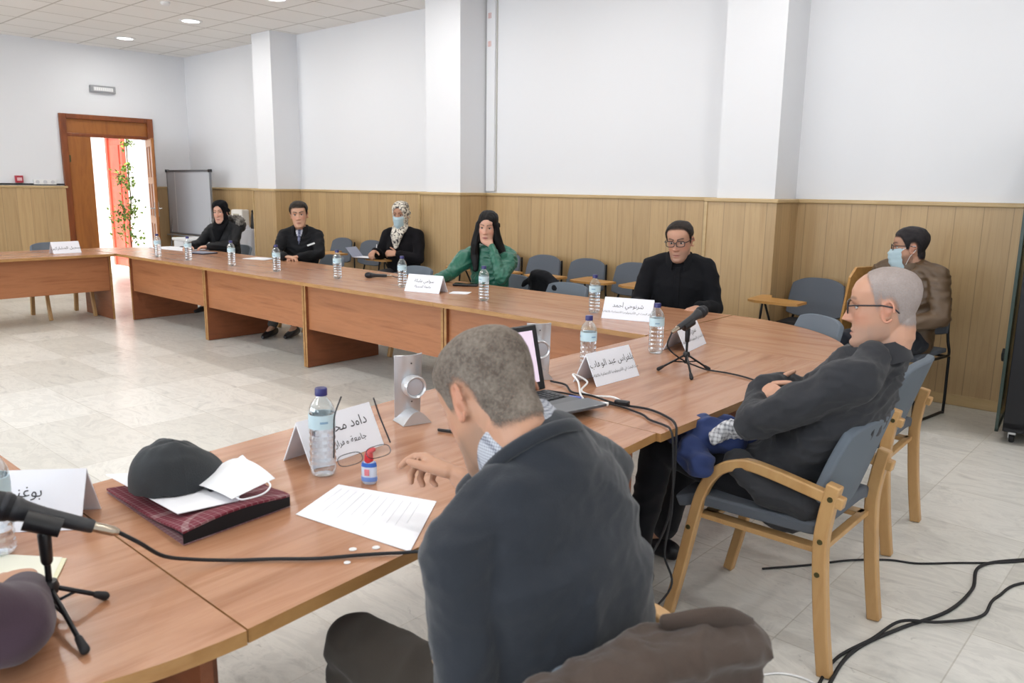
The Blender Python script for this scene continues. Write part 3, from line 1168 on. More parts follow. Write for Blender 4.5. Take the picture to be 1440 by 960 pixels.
# ------------------------------------------------------------------ writing (Arabic letters joined by hand from their contextual forms)
AR = {'ا': (0xFE8D, 0xFE8E, 0, 0), 'أ': (0xFE83, 0xFE84, 0, 0), 'ب': (0xFE8F, 0xFE90, 0xFE91, 0xFE92), 'ة': (0xFE93, 0xFE94, 0, 0),
      'ت': (0xFE95, 0xFE96, 0xFE97, 0xFE98), 'ث': (0xFE99, 0xFE9A, 0xFE9B, 0xFE9C), 'ج': (0xFE9D, 0xFE9E, 0xFE9F, 0xFEA0), 'ح': (0xFEA1, 0xFEA2, 0xFEA3, 0xFEA4),
      'د': (0xFEA9, 0xFEAA, 0, 0), 'ر': (0xFEAD, 0xFEAE, 0, 0), 'ز': (0xFEAF, 0xFEB0, 0, 0), 'س': (0xFEB1, 0xFEB2, 0xFEB3, 0xFEB4), 'ش': (0xFEB5, 0xFEB6, 0xFEB7, 0xFEB8),
      'ع': (0xFEC9, 0xFECA, 0xFECB, 0xFECC), 'غ': (0xFECD, 0xFECE, 0xFECF, 0xFED0), 'ف': (0xFED1, 0xFED2, 0xFED3, 0xFED4), 'ق': (0xFED5, 0xFED6, 0xFED7, 0xFED8), 'ك': (0xFED9, 0xFEDA, 0xFEDB, 0xFEDC),
      'ل': (0xFEDD, 0xFEDE, 0xFEDF, 0xFEE0), 'م': (0xFEE1, 0xFEE2, 0xFEE3, 0xFEE4), 'ن': (0xFEE5, 0xFEE6, 0xFEE7, 0xFEE8), 'ه': (0xFEE9, 0xFEEA, 0xFEEB, 0xFEEC),
      'و': (0xFEED, 0xFEEE, 0, 0), 'ي': (0xFEF1, 0xFEF2, 0xFEF3, 0xFEF4)}


def arabic(s):
    out = []
    for i, ch in enumerate(s):
        if ch not in AR:
            out.append(ch)
            continue
        pj = i > 0 and s[i - 1] in AR and AR[s[i - 1]][2] != 0
        nj = i + 1 < len(s) and s[i + 1] in AR and AR[ch][2] != 0
        out.append(chr(AR[ch][3] if pj and nj else AR[ch][1] if pj else AR[ch][2] if nj else AR[ch][0]))
    return ''.join(out[::-1])


def text_mesh(lines):
    """lines: (string, size, x, y) -> MB lying in the XY plane, centred on x"""
    out = MB()
    for s, size, x, y in lines:
        cu = bpy.data.curves.new('writing', 'FONT')
        cu.body = s
        cu.size = size
        cu.align_x = 'CENTER'
        cu.resolution_u = 1
        o = bpy.data.objects.new('writing', cu)
        C.objects.link(o)
        me = bpy.data.meshes.new_from_object(o.evaluated_get(bpy.context.evaluated_depsgraph_get()))
        out.add([(v.co.x + x, v.co.y + y, 0) for v in me.vertices], [tuple(p.vertices) for p in me.polygons])
        bpy.data.objects.remove(o)
        bpy.data.curves.remove(cu)
        bpy.data.meshes.remove(me)
    return out


CW, CHT, CDP = .29, .125, .062        # name card: width, height, half depth of the tent


def card(label, x, y, ang, lines, w=CW, h=CHT):
    """folded tent card; local x along the ridge, the lettered face looks to local -y"""
    t = thing('name_card', label, 'card', (x, y, TZ + .001), ang, 'folded name cards')
    dp = CDP
    mb = MB()
    th = .0012
    pr = [(-dp, 0), (0, h), (dp, 0), (dp - .004, 0), (0, h - .010), (-dp + .004, 0)]
    mb.add([(-w / 2, a, b) for a, b in pr] + [(w / 2, a, b) for a, b in pr],
           [(0, 1, 4, 5), (1, 2, 3, 4), (11, 10, 7, 6), (10, 9, 8, 7)] + [(i, (i + 1) % 6, 6 + (i + 1) % 6, 6 + i) for i in range(6)])
    b = build('folded_card', mb, mat_card, parent=t)
    tilt = math.atan2(h, dp)
    tm = text_mesh([(arabic(s) if ord(s[0]) > 255 else s, sz, tx, ty) for s, sz, tx, ty in lines])
    R = Matrix.Translation((0, -dp - .0008, .0)) @ Matrix.Rotation(tilt, 4, 'X')
    tm.v = [tuple(R @ Vector(v)) for v in tm.v]
    build('lettering', tm, mat_ink, parent=t)
    return t


INST = 'مركز البحث في الأنثروبولوجيا الاجتماعية والثقافية'.replace('إ', 'ا')
card('name card with two lines, between a bottle and the standing microphone', -1.865, 2.675, rad(88), [('بلغراس عبد الوهاب', .038, 0, .078), (INST, .0165, 0, .040)])
card('name card on the far desk in front of the man in the black coat', -2.675, 4.045, rad(16), [('شرنوحي أحمد', .036, 0, .078), (INST, .0165, 0, .042)], w=.31)
card('name card on the far desk in front of the woman in green', -4.455, 3.995, rad(14), [('سوامي مليكة', .034, 0, .080), ('جامعة المسيلة', .026, 0, .038)], w=.31)
card('name card behind the water bottle, in front of the man in the dark sweater', -1.895, 1.335, rad(96), [('داود محمد', .042, .02, .082), ('جامعة وهران', .026, .02, .038)], w=.28)
card('name card at the near corner, partly behind the near microphone', -2.005, .545, rad(49), [('بوغنجور', .036, 0, .078), ('مركز البحث', .024, .03, .040)])
card('name card standing behind the microphone on its tripod', -1.985, 3.520, rad(100), [('عمري نور', .032, .02, .078), (INST, .0165, 0, .044)])
card('lone name card on the left arm desk near the door', -9.60, 3.28, rad(92), [('تسجيل المشاركين', .044, 0, .05)])


# ------------------------------------------------------------------ water bottles
def bottle(label, x, y, rz=0, open_=False):
    t = thing('water_bottle', label, 'bottle', (x, y, TZ + .001), rz, 'half-litre water bottles')
    KR = 1.10
    prof = [(.0001, .006), (.018, .004), (.026, 0), (.031, .006), (.0325, .018)]
    for k in range(5):
        z = .026 + k * .020
        prof += [(.0325, z), (.0308, z + .006), (.0308, z + .009), (.0325, z + .016)]
    prof += [(.0325, .128), (.0318, .132), (.0318, .172), (.0325, .176), (.0305, .188), (.024, .203), (.016, .215), (.0135, .221), (.0135, .226)]
    prof = [(r * (KR if z < .21 else 1), z) for r, z in prof]
    build('bottle_body', MB().lathe(prof, 28), mat_pet, parent=t, smooth=50)
    wp = [(max(.0001, r - .0012), z + .0012) for r, z in prof if z < .17]
    wp += [(.0335, .172), (.0001, .172)]
    build('water', MB().lathe(wp, 24), mat_water, parent=t, smooth=50)
    lb = build('label_sleeve', MB().lathe([(.0355, .134), (.0360, .134), (.0360, .172), (.0355, .172)], 28), mat_label, parent=t, smooth=50)
    mb = MB()
    for a0, z0, hh, ww in ((-60, .150, .006, .6), (60, .146, .006, .6), (180, .150, .007, .7)):
        a = rad(a0)
        k = 6
        vs, fs = [], []
        for i in range(k + 1):
            b = a + (i / k - .5) * ww
            vs += [(.0363 * math.cos(b), .0363 * math.sin(b), z0), (.0363 * math.cos(b), .0363 * math.sin(b), z0 + hh)]
        for i in range(k):
            fs.append((2 * i, 2 * i + 2, 2 * i + 3, 2 * i + 1))
        mb.add(vs, fs)
    build('print', mb, plain('label_print', '86aac4', .4) if 'label_print' not in bpy.data.materials else bpy.data.materials['label_print'], parent=lb)
    cp_ = [(.0155, .222), (.0165, .222), (.0165, .240), (.0150, .2425), (.0001, .243)]
    build('cap', MB().lathe(cp_, 24), mat_capblue, parent=t, smooth=40)
    return t


b0 = bottle('water bottle before the name card of the man in the sweater', -1.772, 1.208, .6)
for x, y, lb in ((-2.01, 2.735, 'water bottle half hidden behind the two-line name card'),
                 (-2.005, 3.275, 'water bottle between name card and tripod microphone'),
                 (-2.965, 4.085, 'water bottle at the left end of the black-coated man\'s name card'),
                 (-3.815, 3.955, 'water bottle beside the phone of the woman in green'),
                 (-4.775, 4.035, 'water bottle behind the name card of the woman in green'),
                 (-5.575, 4.005, 'water bottle right of the man in the black jacket, by an empty place'),
                 (-6.395, 3.935, 'water bottle directly before the hands of the black-jacketed man'),
                 (-7.115, 3.895, 'water bottle in front of the elbow of the woman in the parka'),
                 (-7.925, 3.865, 'water bottle in front of the hands of the woman in the parka'),
                 (-8.505, 3.815, 'water bottle nearest the open door'),
                 (-1.865, .450, 'water bottle cut by the picture edge under the near microphone')):
    dup(b0, (x, y, TZ + .001), random.uniform(0, 6), lb)


# ------------------------------------------------------------------ microphones
def mic_geo(L=.18):
    """handheld microphone along +z, head at the top; origin at the connector end"""
    body = MB().lathe([(.0001, 0), (.011, 0), (.0125, .004), (.0135, .03), (.0155, .09), (.0195, .122), (.0225, .128), (.0225, .136), (.0215, .138)], 24)
    head = MB().lathe([(.0215, .136), (.0250, .142), (.0262, .152), (.0250, .166), (.0205, .178), (.0120, .186), (.0001, .189)], 24)
    ring = MB().lathe([(.0255, .146), (.0270, .148), (.0270, .154), (.0255, .156)], 24)
    plug = MB().lathe([(.0001, -.045), (.006, -.045), (.0075, -.04), (.0095, -.034), (.0095, 0), (.0001, .001)], 18)
    return body, head, ring, plug


def put_mic(t, p_tail, p_head, plugmat):
    d = (Vector(p_head) - Vector(p_tail)).normalized()
    R = Matrix.Translation(p_tail) @ d.to_track_quat('Z', 'Y').to_matrix().to_4x4()
    body, head, ring, plug = mic_geo()
    for nm, m, mat in (('microphone_body', body, mat_mic), ('microphone_head', head, mat_mesh), ('head_ring', ring, mat_mic_ring), ('connector', plug, plugmat)):
        m.v = [tuple(R @ Vector(v)) for v in m.v]
        build(nm, m, mat, parent=t, smooth=40)
    return R


mat_mic = plain('microphone_grey', '2c2d31', .45)
mat_mesh = plain('microphone_mesh', '222327', .5, .3, bump=.9, bscale=700)
mat_mic_ring = plain('microphone_ring', '3a3b40', .3, .6)


def mic_stand(label, hub, feet, stem_top, tail, head, cat_lab):
    t = thing('microphone_stand', label, 'microphone stand', (hub[0], hub[1], TZ), 0)
    o = Vector((hub[0], hub[1], TZ))
    H = Vector(hub) - o
    T = Vector(stem_top) - o
    build('stem', MB().tube([H + Vector((0, 0, -.035)), T - Vector((0, 0, .06))], .0055), mat_black_metal, parent=t, smooth=50)
    build('collar', MB().tube([T - Vector((0, 0, .07)), T - Vector((0, 0, .02))], [.010, .0115]), mat_black, parent=t, smooth=50)
    build('hub', MB().lathe([(.0001, -.014), (.014, -.012), (.016, 0), (.013, .010), (.0001, .012)], 16, mx=Matrix.Translation(H)), mat_black, parent=t, smooth=40)
    build('lower_hub', MB().lathe([(.0001, -.006), (.010, -.005), (.010, .005), (.0001, .006)], 14, mx=Matrix.Translation(H + Vector((0, 0, -.035)))), mat_black, parent=t, smooth=40)
    for f in feet:
        F = Vector((f[0], f[1], TZ + .009)) - o
        lg = build('leg', MB().tube([H, H.lerp(F, .5), F], .0045, n=8), mat_black_metal, parent=t, smooth=50)
        build('rubber_foot', MB().tube([F + (H - F) * .16, F], [.0065, .0085], n=10), mat_black_soft, parent=lg, smooth=50)
        build('brace', MB().tube([H + Vector((0, 0, -.035)), H.lerp(F, .48)], .003, n=8), mat_black_metal, parent=lg, smooth=50)
    tl, hd = Vector(tail) - o, Vector(head) - o
    d = (hd - tl).normalized()
    build('clip', MB().tube([T - Vector((0, 0, .025)), T], [.009, .012]).tube([T - d * .03, T + d * .03], [.017, .0185], cap=False), mat_black, parent=t, smooth=50)
    m = thing('microphone', cat_lab, 'microphone', tuple(tail), 0)
    put_mic(m, (0, 0, 0), tuple(Vector(head) - Vector(tail)), mat_steel_plug)
    return t


mat_steel_plug = plain('connector_steel', 'b4a898', .25, .9)
mic_stand('small black tripod microphone stand beyond the name card on the right arm', (-1.705, 3.04, TZ + .075),
          ((-1.79, 2.955), (-1.60, 2.905), (-1.635, 3.115)), (-1.705, 3.04, TZ + .205), (-1.72, 2.985, TZ + .196), (-1.685, 3.155, TZ + .265), 'grey vocal microphone clipped on the far tripod stand')
mic_stand('small black tripod microphone stand at the bottom left corner', (-1.520, .440, TZ + .055),
          ((-1.500, .525), (-1.340, .430), (-1.60, .36)), (-1.520, .440, TZ + .175), (-1.508, .520, TZ + .148), (-1.594, .345, TZ + .232), 'black vocal microphone clipped on the near tripod stand')

t = thing('handheld_microphone', 'black cable microphone lying on the far desk left of the name card', 'microphone', (-5.36, 4.36, TZ + .026), 0)
put_mic(t, (0, 0, -.008), (-.10, -.14, 0), mat_steel_plug)
c_ = build('cable', MB().tube(cr([(.02, .03, -.008), (.05, .06, -.02), (.10, .08, -.022), (.17, .11, -.022)], 5), .0035), mat_black, parent=t, smooth=True)


# ------------------------------------------------------------------ desk speakers
def speaker(label, loc, rz):
    t = thing('desk_speaker', label, 'speaker', loc, rz, 'silver desk speakers')

    def panel(u, v):
        q = 2 * u - 1
        w = .048 + .004 * v
        return (q * w, .020 * q * q + .004 - .012 * v, .012 + v * .215)
    build('curved_panel', MB().sheet(panel, 14, 10, .005), mat_silver, parent=t, smooth=60, bevel=.0015)
    R = Matrix.Translation((0, -.012, .125)) @ Matrix.Rotation(rad(90), 4, 'X')
    dr_ = build('driver', MB().lathe([(.034, -.010), (.038, .0), (.038, .034), (.035, .038), (.030, .034), (.029, .028), (.0001, .028)], 32, mx=R), mat_silver, parent=t, smooth=40)
    build('driver_face', MB().lathe([(.0275, .0285), (.018, .0300), (.0001, .0310)], 28, mx=R), plain('speaker_face', 'b9b9bf', .35, .3), parent=dr_, smooth=40)
    pts = [(-.052 + .104 * k / 14, .052 * math.sin(math.pi * k / 14) * .85) for k in range(15)]
    # half-round foot
    R2 = Matrix.Rotation(rad(90), 4, 'X')
    build('foot', MB().prism(pts, -.03, .055, mx=R2), mat_silver, parent=t, bevel=.003)
    mb = MB()
    for z in (.20, .07):
        mb.lathe([(.0001, .001), (.003, .001), (.003, 0)], 10, mx=Matrix.Translation((0, -.012, z)) @ Matrix.Rotation(rad(90), 4, 'X'))
    build('screw', mb, mat_black, parent=t)
    return t


sp = speaker('silver desk speaker nearer the bottle, left of the bowed head', (-1.985, 1.705, TZ + .001), rad(74))
dup(sp, (-2.085, 2.495, TZ + .001), rad(50), 'silver desk speaker behind the open laptop screen')

# ------------------------------------------------------------------ laptop with a slab on its palm rest
lx, ly, la = -1.765, 2.08, rad(90 - 5)
t = thing('laptop', 'open black laptop between the speakers and the sweater man', 'laptop', (lx, ly, TZ + .001), la)
# local x along the hinge (+x = towards the far speaker), the user sits at -y
build('base', MB().box2((-.19, -.125, .004), (.19, .125, .026)), plain('laptop_dark', '2b2d30', .4), parent=t, bevel=.006)
kb = build('keyboard_deck', MB().box2((-.165, -.01, .0262), (.165, .105, .0272)), plain('deck', '1b1c1f', .4), parent=t)
mb = MB()
for r_ in range(5):
    for k in range(14):
        mb.box((-.152 + k * .0233, .004 + r_ * .0215, .0285), (.019, .017, .003))
build('keys', mb, plain('keycap', '33373b', .5), parent=kb, bevel=.001)
build('palm_rest', MB().box2((-.185, -.12, .0262), (.185, -.016, .0272)), plain('palm', '4b4e53', .35), parent=t)
build('touchpad', MB().box2((-.05, -.105, .0273), (.05, -.03, .0278)), plain('pad', '3d4045', .3), parent=t)
tl = rad(14)
R = Matrix.Translation((0, .125, .026)) @ Matrix.Rotation(-tl, 4, 'X')
mb = MB()
mb.box((0, 0, .125), (.38, .012, .25), mx=R)
ld = build('screen_lid', mb, plain('lid_black', '151518', .3), parent=t, bevel=.006)
mb = MB().box((0, -.0068, .130), (.325, .001, .195), mx=R)
build('display', mb, mat_screen, parent=ld)
build('indicator', MB().box((.1895, -.06, .016), (.003, .006, .004)).box((.1895, -.045, .016), (.003, .004, .004)), mat_led, parent=t)
t = thing('external_drive', 'flat dark slab with a bright front edge lying across the laptop\'s palm rest', 'drive', (-1.62, 2.12, TZ + .0285), rad(80))
build('case', MB().box2((-.075, -.045, .001), (.125, .055, .012)), plain('slab_grey', '5a5d62', .3, .2), parent=t, bevel=.003)
build('edge', MB().box2((-.0765, -.040, .003), (-.074, .050, .010)), mat_steel, parent=t)


def cable(name, label, pts, r=.0035, mat=None, cat='cable', n=8):
    P0 = Vector(pts[0])
    mb = MB().tube([Vector(p) - P0 for p in cr(pts, 8)], r, n=8)
    o = build(name, mb, mat or mat_black_soft, smooth=True, loc=tuple(P0))
    return tag(o, label, cat)


Z = TZ + .006
cable('usb_cable', 'white cable looped behind the laptop', [(-1.67, 2.285, Z), (-1.74, 2.33, Z + .012), (-1.82, 2.42, Z + .03), (-1.87, 2.45, Z + .05), (-1.83, 2.49, Z + .02), (-1.79, 2.40, Z + .008), (-1.73, 2.39, Z), (-1.66, 2.42, Z + .002), (-1.60, 2.40, Z)], .004, mat_white)
cable('power_cable', 'black cable from behind the screen to the desk edge and down to the floor',
      [(-1.99, 2.46, Z), (-1.90, 2.44, Z + .004), (-1.82, 2.38, Z), (-1.72, 2.37, Z + .006), (-1.60, 2.36, Z), (-1.48, 2.38, Z), (-1.38, 2.345, Z), (-1.30, 2.27, Z + .004), (-1.274, 2.235, TZ - .03), (-1.268, 2.22, .55), (-1.28, 2.19, .40), (-1.34, 2.06, .18), (-1.40, 2.0, .01)], .0042)
cable('video_cable', 'second black cable dropping over the desk edge beside the first',
      [(-1.90, 2.33, Z), (-1.78, 2.31, Z + .012), (-1.68, 2.33, Z), (-1.58, 2.335, Z + .002), (-1.46, 2.31, Z), (-1.40, 2.27, Z), (-1.33, 2.25, Z), (-1.282, 2.21, Z + .002), (-1.262, 2.195, TZ - .04), (-1.25, 2.19, .50), (-1.24, 2.14, .36), (-1.20, 2.12, .26), (-1.27, 2.00, .12), (-1.30, 1.93, .008)], .0038)
t = thing('cable_plugs', 'blue and white plugs in the laptop\'s side with a black adapter knuckle', 'plug', (-1.66, 2.285, TZ + .004))
build('blue_plug', MB().box((-.075, .0, .012), (.05, .018, .014), rz=.3), plain('vga_blue', '5c6cc0', .4), parent=t, bevel=.003)
build('white_plug', MB().box((.035, .01, .010), (.06, .020, .012), rz=.5), mat_white, parent=t, bevel=.003)
build('adapter', MB().box((.085, .075, .010), (.055, .024, .018), rz=.2), mat_black, parent=t, bevel=.004)
cable('microphone_cable', 'black cable running from the standing microphone over the right arm desk edge',
      [(-1.727, 2.945, TZ + .180), (-1.735, 2.93, TZ + .12), (-1.71, 3.0, TZ + .06), (-1.66, 3.07, TZ + .02), (-1.625, 3.105, Z), (-1.53, 3.11, Z), (-1.42, 3.08, Z), (-1.335, 3.02, Z), (-1.284, 2.98, Z), (-1.268, 2.965, TZ - .04), (-1.27, 2.95, .5), (-1.30, 2.95, .3)], .0035)
cable('near_microphone_cable', 'black cable curving from the near microphone past the plaid folder',
      [(-1.499, .556, TZ + .130), (-1.485, .59, TZ + .10), (-1.50, .64, TZ + .05), (-1.50, .70, Z + .015), (-1.465, .77, Z), (-1.41, .83, Z), (-1.345, .895, Z), (-1.29, .97, Z), (-1.24, 1.03, Z), (-1.20, 1.07, Z - .002), (-1.185, 1.09, TZ - .05), (-1.18, 1.12, .55)], .0040)
cable('floor_cable', 'thick black cable winding along the floor from the right edge', [(.25, 4.3, .007), (-.30, 3.95, .007), (-.50, 3.76, .007), (-.60, 3.58, .007), (-.575, 3.35, .007), (-.60, 3.10, .007), (-.69, 2.86, .007), (-.76, 2.62, .007), (-.76, 2.40, .007), (-.70, 2.1, .007), (-.55, 1.7, .007)], .0065)
cable('floor_cable', 'second black cable on the floor crossing the thick one', [(.2, 4.0, .005), (-.38, 3.62, .005), (-.49, 3.35, .005), (-.50, 3.15, .006), (-.60, 2.98, .014), (-.70, 2.88, .02), (-.74, 2.70, .014), (-.79, 2.52, .006), (-.78, 2.34, .006), (-.73, 2.1, .006), (-.6, 1.7, .006)], .0055)
cable('thin_floor_cable', 'thin black cable reaching from under the armchair to the right edge', [(-1.25, 2.95, .005), (-1.12, 3.12, .005), (-1.02, 3.27, .005), (-.90, 3.39, .005), (-.80, 3.44, .005), (-.68, 3.56, .005), (-.52, 3.72, .005), (-.3, 4.0, .005), (.1, 4.4, .005)], .0045)
cable('white_floor_cable', 'thin white cable on the floor below the armchair leg', [(-1.02, 2.12, .005), (-.96, 2.21, .005), (-.90, 2.30, .005), (-.83, 2.33, .005), (-.76, 2.32, .005)], .004, mat_white)

# ------------------------------------------------------------------ things on the right arm desk
t = thing('document_folder', 'red and black plaid fabric folder lying under the cap', 'folder', (-1.83, .875, TZ + .001), 0)
mat_plaid = checks('plaid_red', '6e2233', 'b09a9a', 62.0, .14)
poly = [(-2.05, .745), (-1.615, .735), (-1.635, 1.015), (-1.945, 1.055)]


def fold(u, v):
    a = Vector(poly[0]).lerp(Vector(poly[1]), u)
    b = Vector(poly[3]).lerp(Vector(poly[2]), u)
    p = a.lerp(b, v)
    h = .012 + .026 * sm(.55, 1, u) * (.55 + .45 * math.sin(math.pi * min(1, v * 1.05))) + .006 * u
    return (p.x + 1.83, p.y - .875, h)


def fold0(u, v):
    p = fold(u, v)
    return (p[0], p[1], .002)


build('cover', MB().sheet(fold, 20, 12, .005), mat_plaid, parent=t, smooth=50)
build('underside', MB().sheet(fold0, 6, 4, .0015), mat_plaid, parent=t)
build('lining', MB().box2((-.20, -.12, .003), (.185, .13, .009)), plain('folder_black', '17151a', .8), parent=t)
mb = MB()
for q, (u, v0, v1) in enumerate(((.995, 0, 1),)):
    pts = [Vector(fold(u, k / 10)) + Vector((.001, 0, 0)) for k in range(11)]
    pb = [Vector((p.x, p.y, .003)) for p in pts]
    mb.add([tuple(p) for p in pts + pb], [(i, i + 1, 12 + i, 11 + i) for i in range(10)])
build('dark_mouth', mb, plain('folder_mouth', '121014', .9), parent=t)
mb = MB()
pp = [(-2.075 + 1.83, .755 - .875), (-1.70 + 1.83, .765 - .875), (-1.672 + 1.83, .90 - .875), (-1.86 + 1.83, 1.02 - .875)]
t2 = thing('paper_sheet', 'white sheet between the plaid folder and the dark cap', 'paper', (-1.83, .875, TZ + .040))
build('sheet', MB().prism(pp, 0, .002), mat_paper, parent=t2)


def flat_cap():
    t = thing('flat_cap', 'charcoal flat cap resting on white paper', 'cap', (-1.885, .845, TZ + .044), rad(-8))
    # crown: a squashed dome drawn out towards the peak (+y)
    def crown(u, v):
        a = 2 * math.pi * u
        r = math.sin(v * math.pi * .5)
        z = math.cos(v * math.pi * .5)
        fx = .098 * (1 - .12 * max(0, math.sin(a)))
        fy = .125 if math.sin(a) > 0 else .105
        x, y = fx * math.cos(a) * r ** .8, fy * math.sin(a) * r ** .8
        h = .094 * z ** .75 * (1 - .45 * sm(.0, .13, y)) + .014 * z
        h += .010 * noise.noise(Vector((x * 26, y * 26, 1.3))) * (1 - v) + .006 * noise.noise(Vector((x * 60, y * 34, 4)))
        return (x, y, .002 + h)
    m = MB().sheet(crown, 44, 18)
    build('crown', m, cloth_mat('cap_wool', '34373a', .9, 300, .5, .15), parent=t, smooth=True)

    def peak(u, v):
        a = rad(20 + 140 * u)
        k = .86 + .42 * v
        return (.092 * k * math.cos(a), .118 * k * math.sin(a), .030 - .026 * v - .010 * (2 * u - 1) ** 2)
    build('peak', MB().sheet(peak, 20, 5, .004), bpy.data.materials['cap_wool'], parent=t, smooth=50)
    build('button', MB().lathe([(.006, -.002), (.006, .002), (.0001, .003)], 14, mx=Matrix.Translation((0, 0, .109))), bpy.data.materials['cap_wool'], parent=t, smooth=True)
    return t


flat_cap()

t = thing('face_mask', 'white surgical face mask lying against the cap', 'mask', (-1.765, .925, TZ + .050), rad(8))


def mask(u, v):
    q = 2 * u - 1
    x = q * .098
    y = (v - .5) * .115 * (1 + .10 * q * q)
    z = .006 + .030 * (1 - q * q) * (v * .9 + .1) + .010 * math.exp(-((u - .42) / .06) ** 2) * v + .012 * v
    return (x, y, z)


build('mask_body', MB().sheet(mask, 26, 14, .0015), mat_mask_white, parent=t, smooth=60)
build('ear_loop', MB().tube(cr([(-.088, -.047, .004), (-.115, -.052, .004), (-.140, -.010, .012), (-.120, .030, .014), (-.088, .045, .018)], 7), .0022), mat_mask_white, parent=t, smooth=True)
build('ear_loop', MB().tube(cr([(.088, -.047, .004), (.118, -.048, .004), (.128, .0, .004), (.115, .035, .010), (.088, .045, .018)], 7), .0022), mat_mask_white, parent=t, smooth=True)

t = thing('sanitiser_bottle', 'small hand sanitiser bottle with a red flip cap and blue label', 'bottle', (-1.625, 1.250, TZ + .001), .5)
bd = build('bottle_body', MB().tube([(0, 0, .008), (0, 0, .045), (0, 0, .062)], [(.021, .014), (.0215, .0145), (.012, .010)], side=(1, 0, 0), n=24), plain('sanitiser_clear', 'cfd6e6', .2), parent=t, smooth=50)
build('label_band', MB().tube([(0, 0, .048), (0, 0, .058)], [(.0218, .0150), (.0190, .0138)], side=(1, 0, 0), n=24, cap=False), plain('label_blue', '2f5fb4', .4), parent=bd, smooth=50)
build('label_lower', MB().tube([(0, 0, .008), (0, 0, .020)], [(.0222, .0152), (.0222, .0152)], side=(1, 0, 0), n=24, cap=False), plain('label_blue_light', '6f8fd0', .4), parent=bd, smooth=50)
build('label_motif', MB().box((0, -.0155, .034), (.014, .002, .018)).box((.008, .0155, .034), (.014, .002, .018)), plain('motif_red', 'd87a84', .4), parent=bd, bevel=.003)
build('cap', MB().tube([(0, 0, .064), (0, 0, .080)], [.0125, .011], n=16).tube([(0, 0, .086), (.014, 0, .094)], [.008, .006], n=12), mat_red, parent=t, smooth=50)

t = thing('paper_sheet', 'printed white sheet in front of the sweater man', 'paper', (-1.455, 1.125, TZ + .001), 0)
pp = [(-1.672 + 1.455, 1.185 - 1.125), (-1.585 + 1.455, .998 - 1.125), (-1.235 + 1.455, 1.055 - 1.125), (-1.40 + 1.455, 1.285 - 1.125)]
build('sheet', MB().prism(pp[::-1], 0, .0015), mat_paper, parent=t)
mb = MB()
for k in range(11):
    f = .08 + k * .078
    a = Vector(pp[0]).lerp(Vector(pp[3]), f)
    b = Vector(pp[1]).lerp(Vector(pp[2]), f)
    a2, b2 = a.lerp(b, .12), a.lerp(b, .12 + random.uniform(.4, .76))
    mb.tube([(a2.x, a2.y, .0017), (b2.x, b2.y, .0017)], .0007, n=4)
build('text_line', mb, plain('faint_grey', 'e1e3ea', .6), parent=t)
for x, y, s_, lb in ((-1.335, .978, .0085, 'round white dot nearest the cable'), (-1.293, .932, .007, 'round white dot below the others, on the front side of the cable'), (-1.305, 1.018, .0085, 'round white dot closest to the paper corner')):
    tag(build('white_dot', MB().lathe([(s_, 0), (s_, .001), (.0001, .0012)], 18), mat_white, loc=(x, y, TZ + .0008)), lb, 'sticker')  # small flat white discs set on the desk top
t = thing('pen', 'short black pen lying behind the sweater man\'s hand', 'pen', (-1.80, 1.70, TZ + .006), rad(20))
build('barrel', MB().tube([(-.03, 0, 0), (.03, 0, 0)], .005), mat_black, parent=t, smooth=True)
build('clip', MB().box((.015, 0, .006), (.03, .002, .002)), mat_steel, parent=t)

t = thing('notepad', 'yellowish sheets at the bottom left under the water bottle', 'paper', (-1.70, .43, TZ + .001), 0)
pp = [(-.030, .108), (-.195, -.02), (-.02, -.16), (.19, -.02)]
build('pad', MB().prism(pp, 0, .003), mat_yellow_paper, parent=t)
build('top_sheet', MB().prism([(x * .97 - .01, y * .95) for x, y in pp], .003, .0038), plain('sheet_cream', 'e9e8d8', .6), parent=t)

# things on the far desks
for x, y, a, w, h, lb, m in ((-7.62, 4.50, .3, .30, .21, 'white sheets under the hands of the black-jacketed man', mat_paper), (-4.22, 4.12, .5, .14, .10, 'folded white slip behind the name card of the woman in green', mat_paper),
                             (-9.42, 4.45, .1, .75, .30, 'large white sheet lying on the corner desk by the door', mat_paper)):
    t = thing('paper_sheet', lb, 'paper', (x, y, TZ + .001), a)
    build('sheet', MB().box((0, 0, .0015), (w, h, .003)), m, parent=t)
    build('upper_sheet', MB().box((.01, .008, .0036), (w * .95, h * .95, .001), rz=.06), m, parent=t)
t = thing('notebook', 'dark notebook by the hands of the woman in the parka', 'notebook', (-8.62, 4.36, TZ + .001), .2)
build('cover', MB().box((0, 0, .006), (.30, .20, .012)), plain('navy_cover', '22243a', .5), parent=t, bevel=.003)
build('page', MB().box((0, .0, .0135), (.28, .18, .003)), plain('grey_page', '8d90a0', .6), parent=t)
t = thing('phone', 'black phone lying on the far desk beside a bottle, by the woman in green', 'phone', (-4.50, 4.46, TZ + .001), rad(32))
build('case', MB().box((0, 0, .010), (.20, .085, .018)), mat_black, parent=t, bevel=.005)
build('screen', MB().box((0, 0, .0198), (.185, .073, .001)), plain('phone_glass', '0c0c10', .08), parent=t)

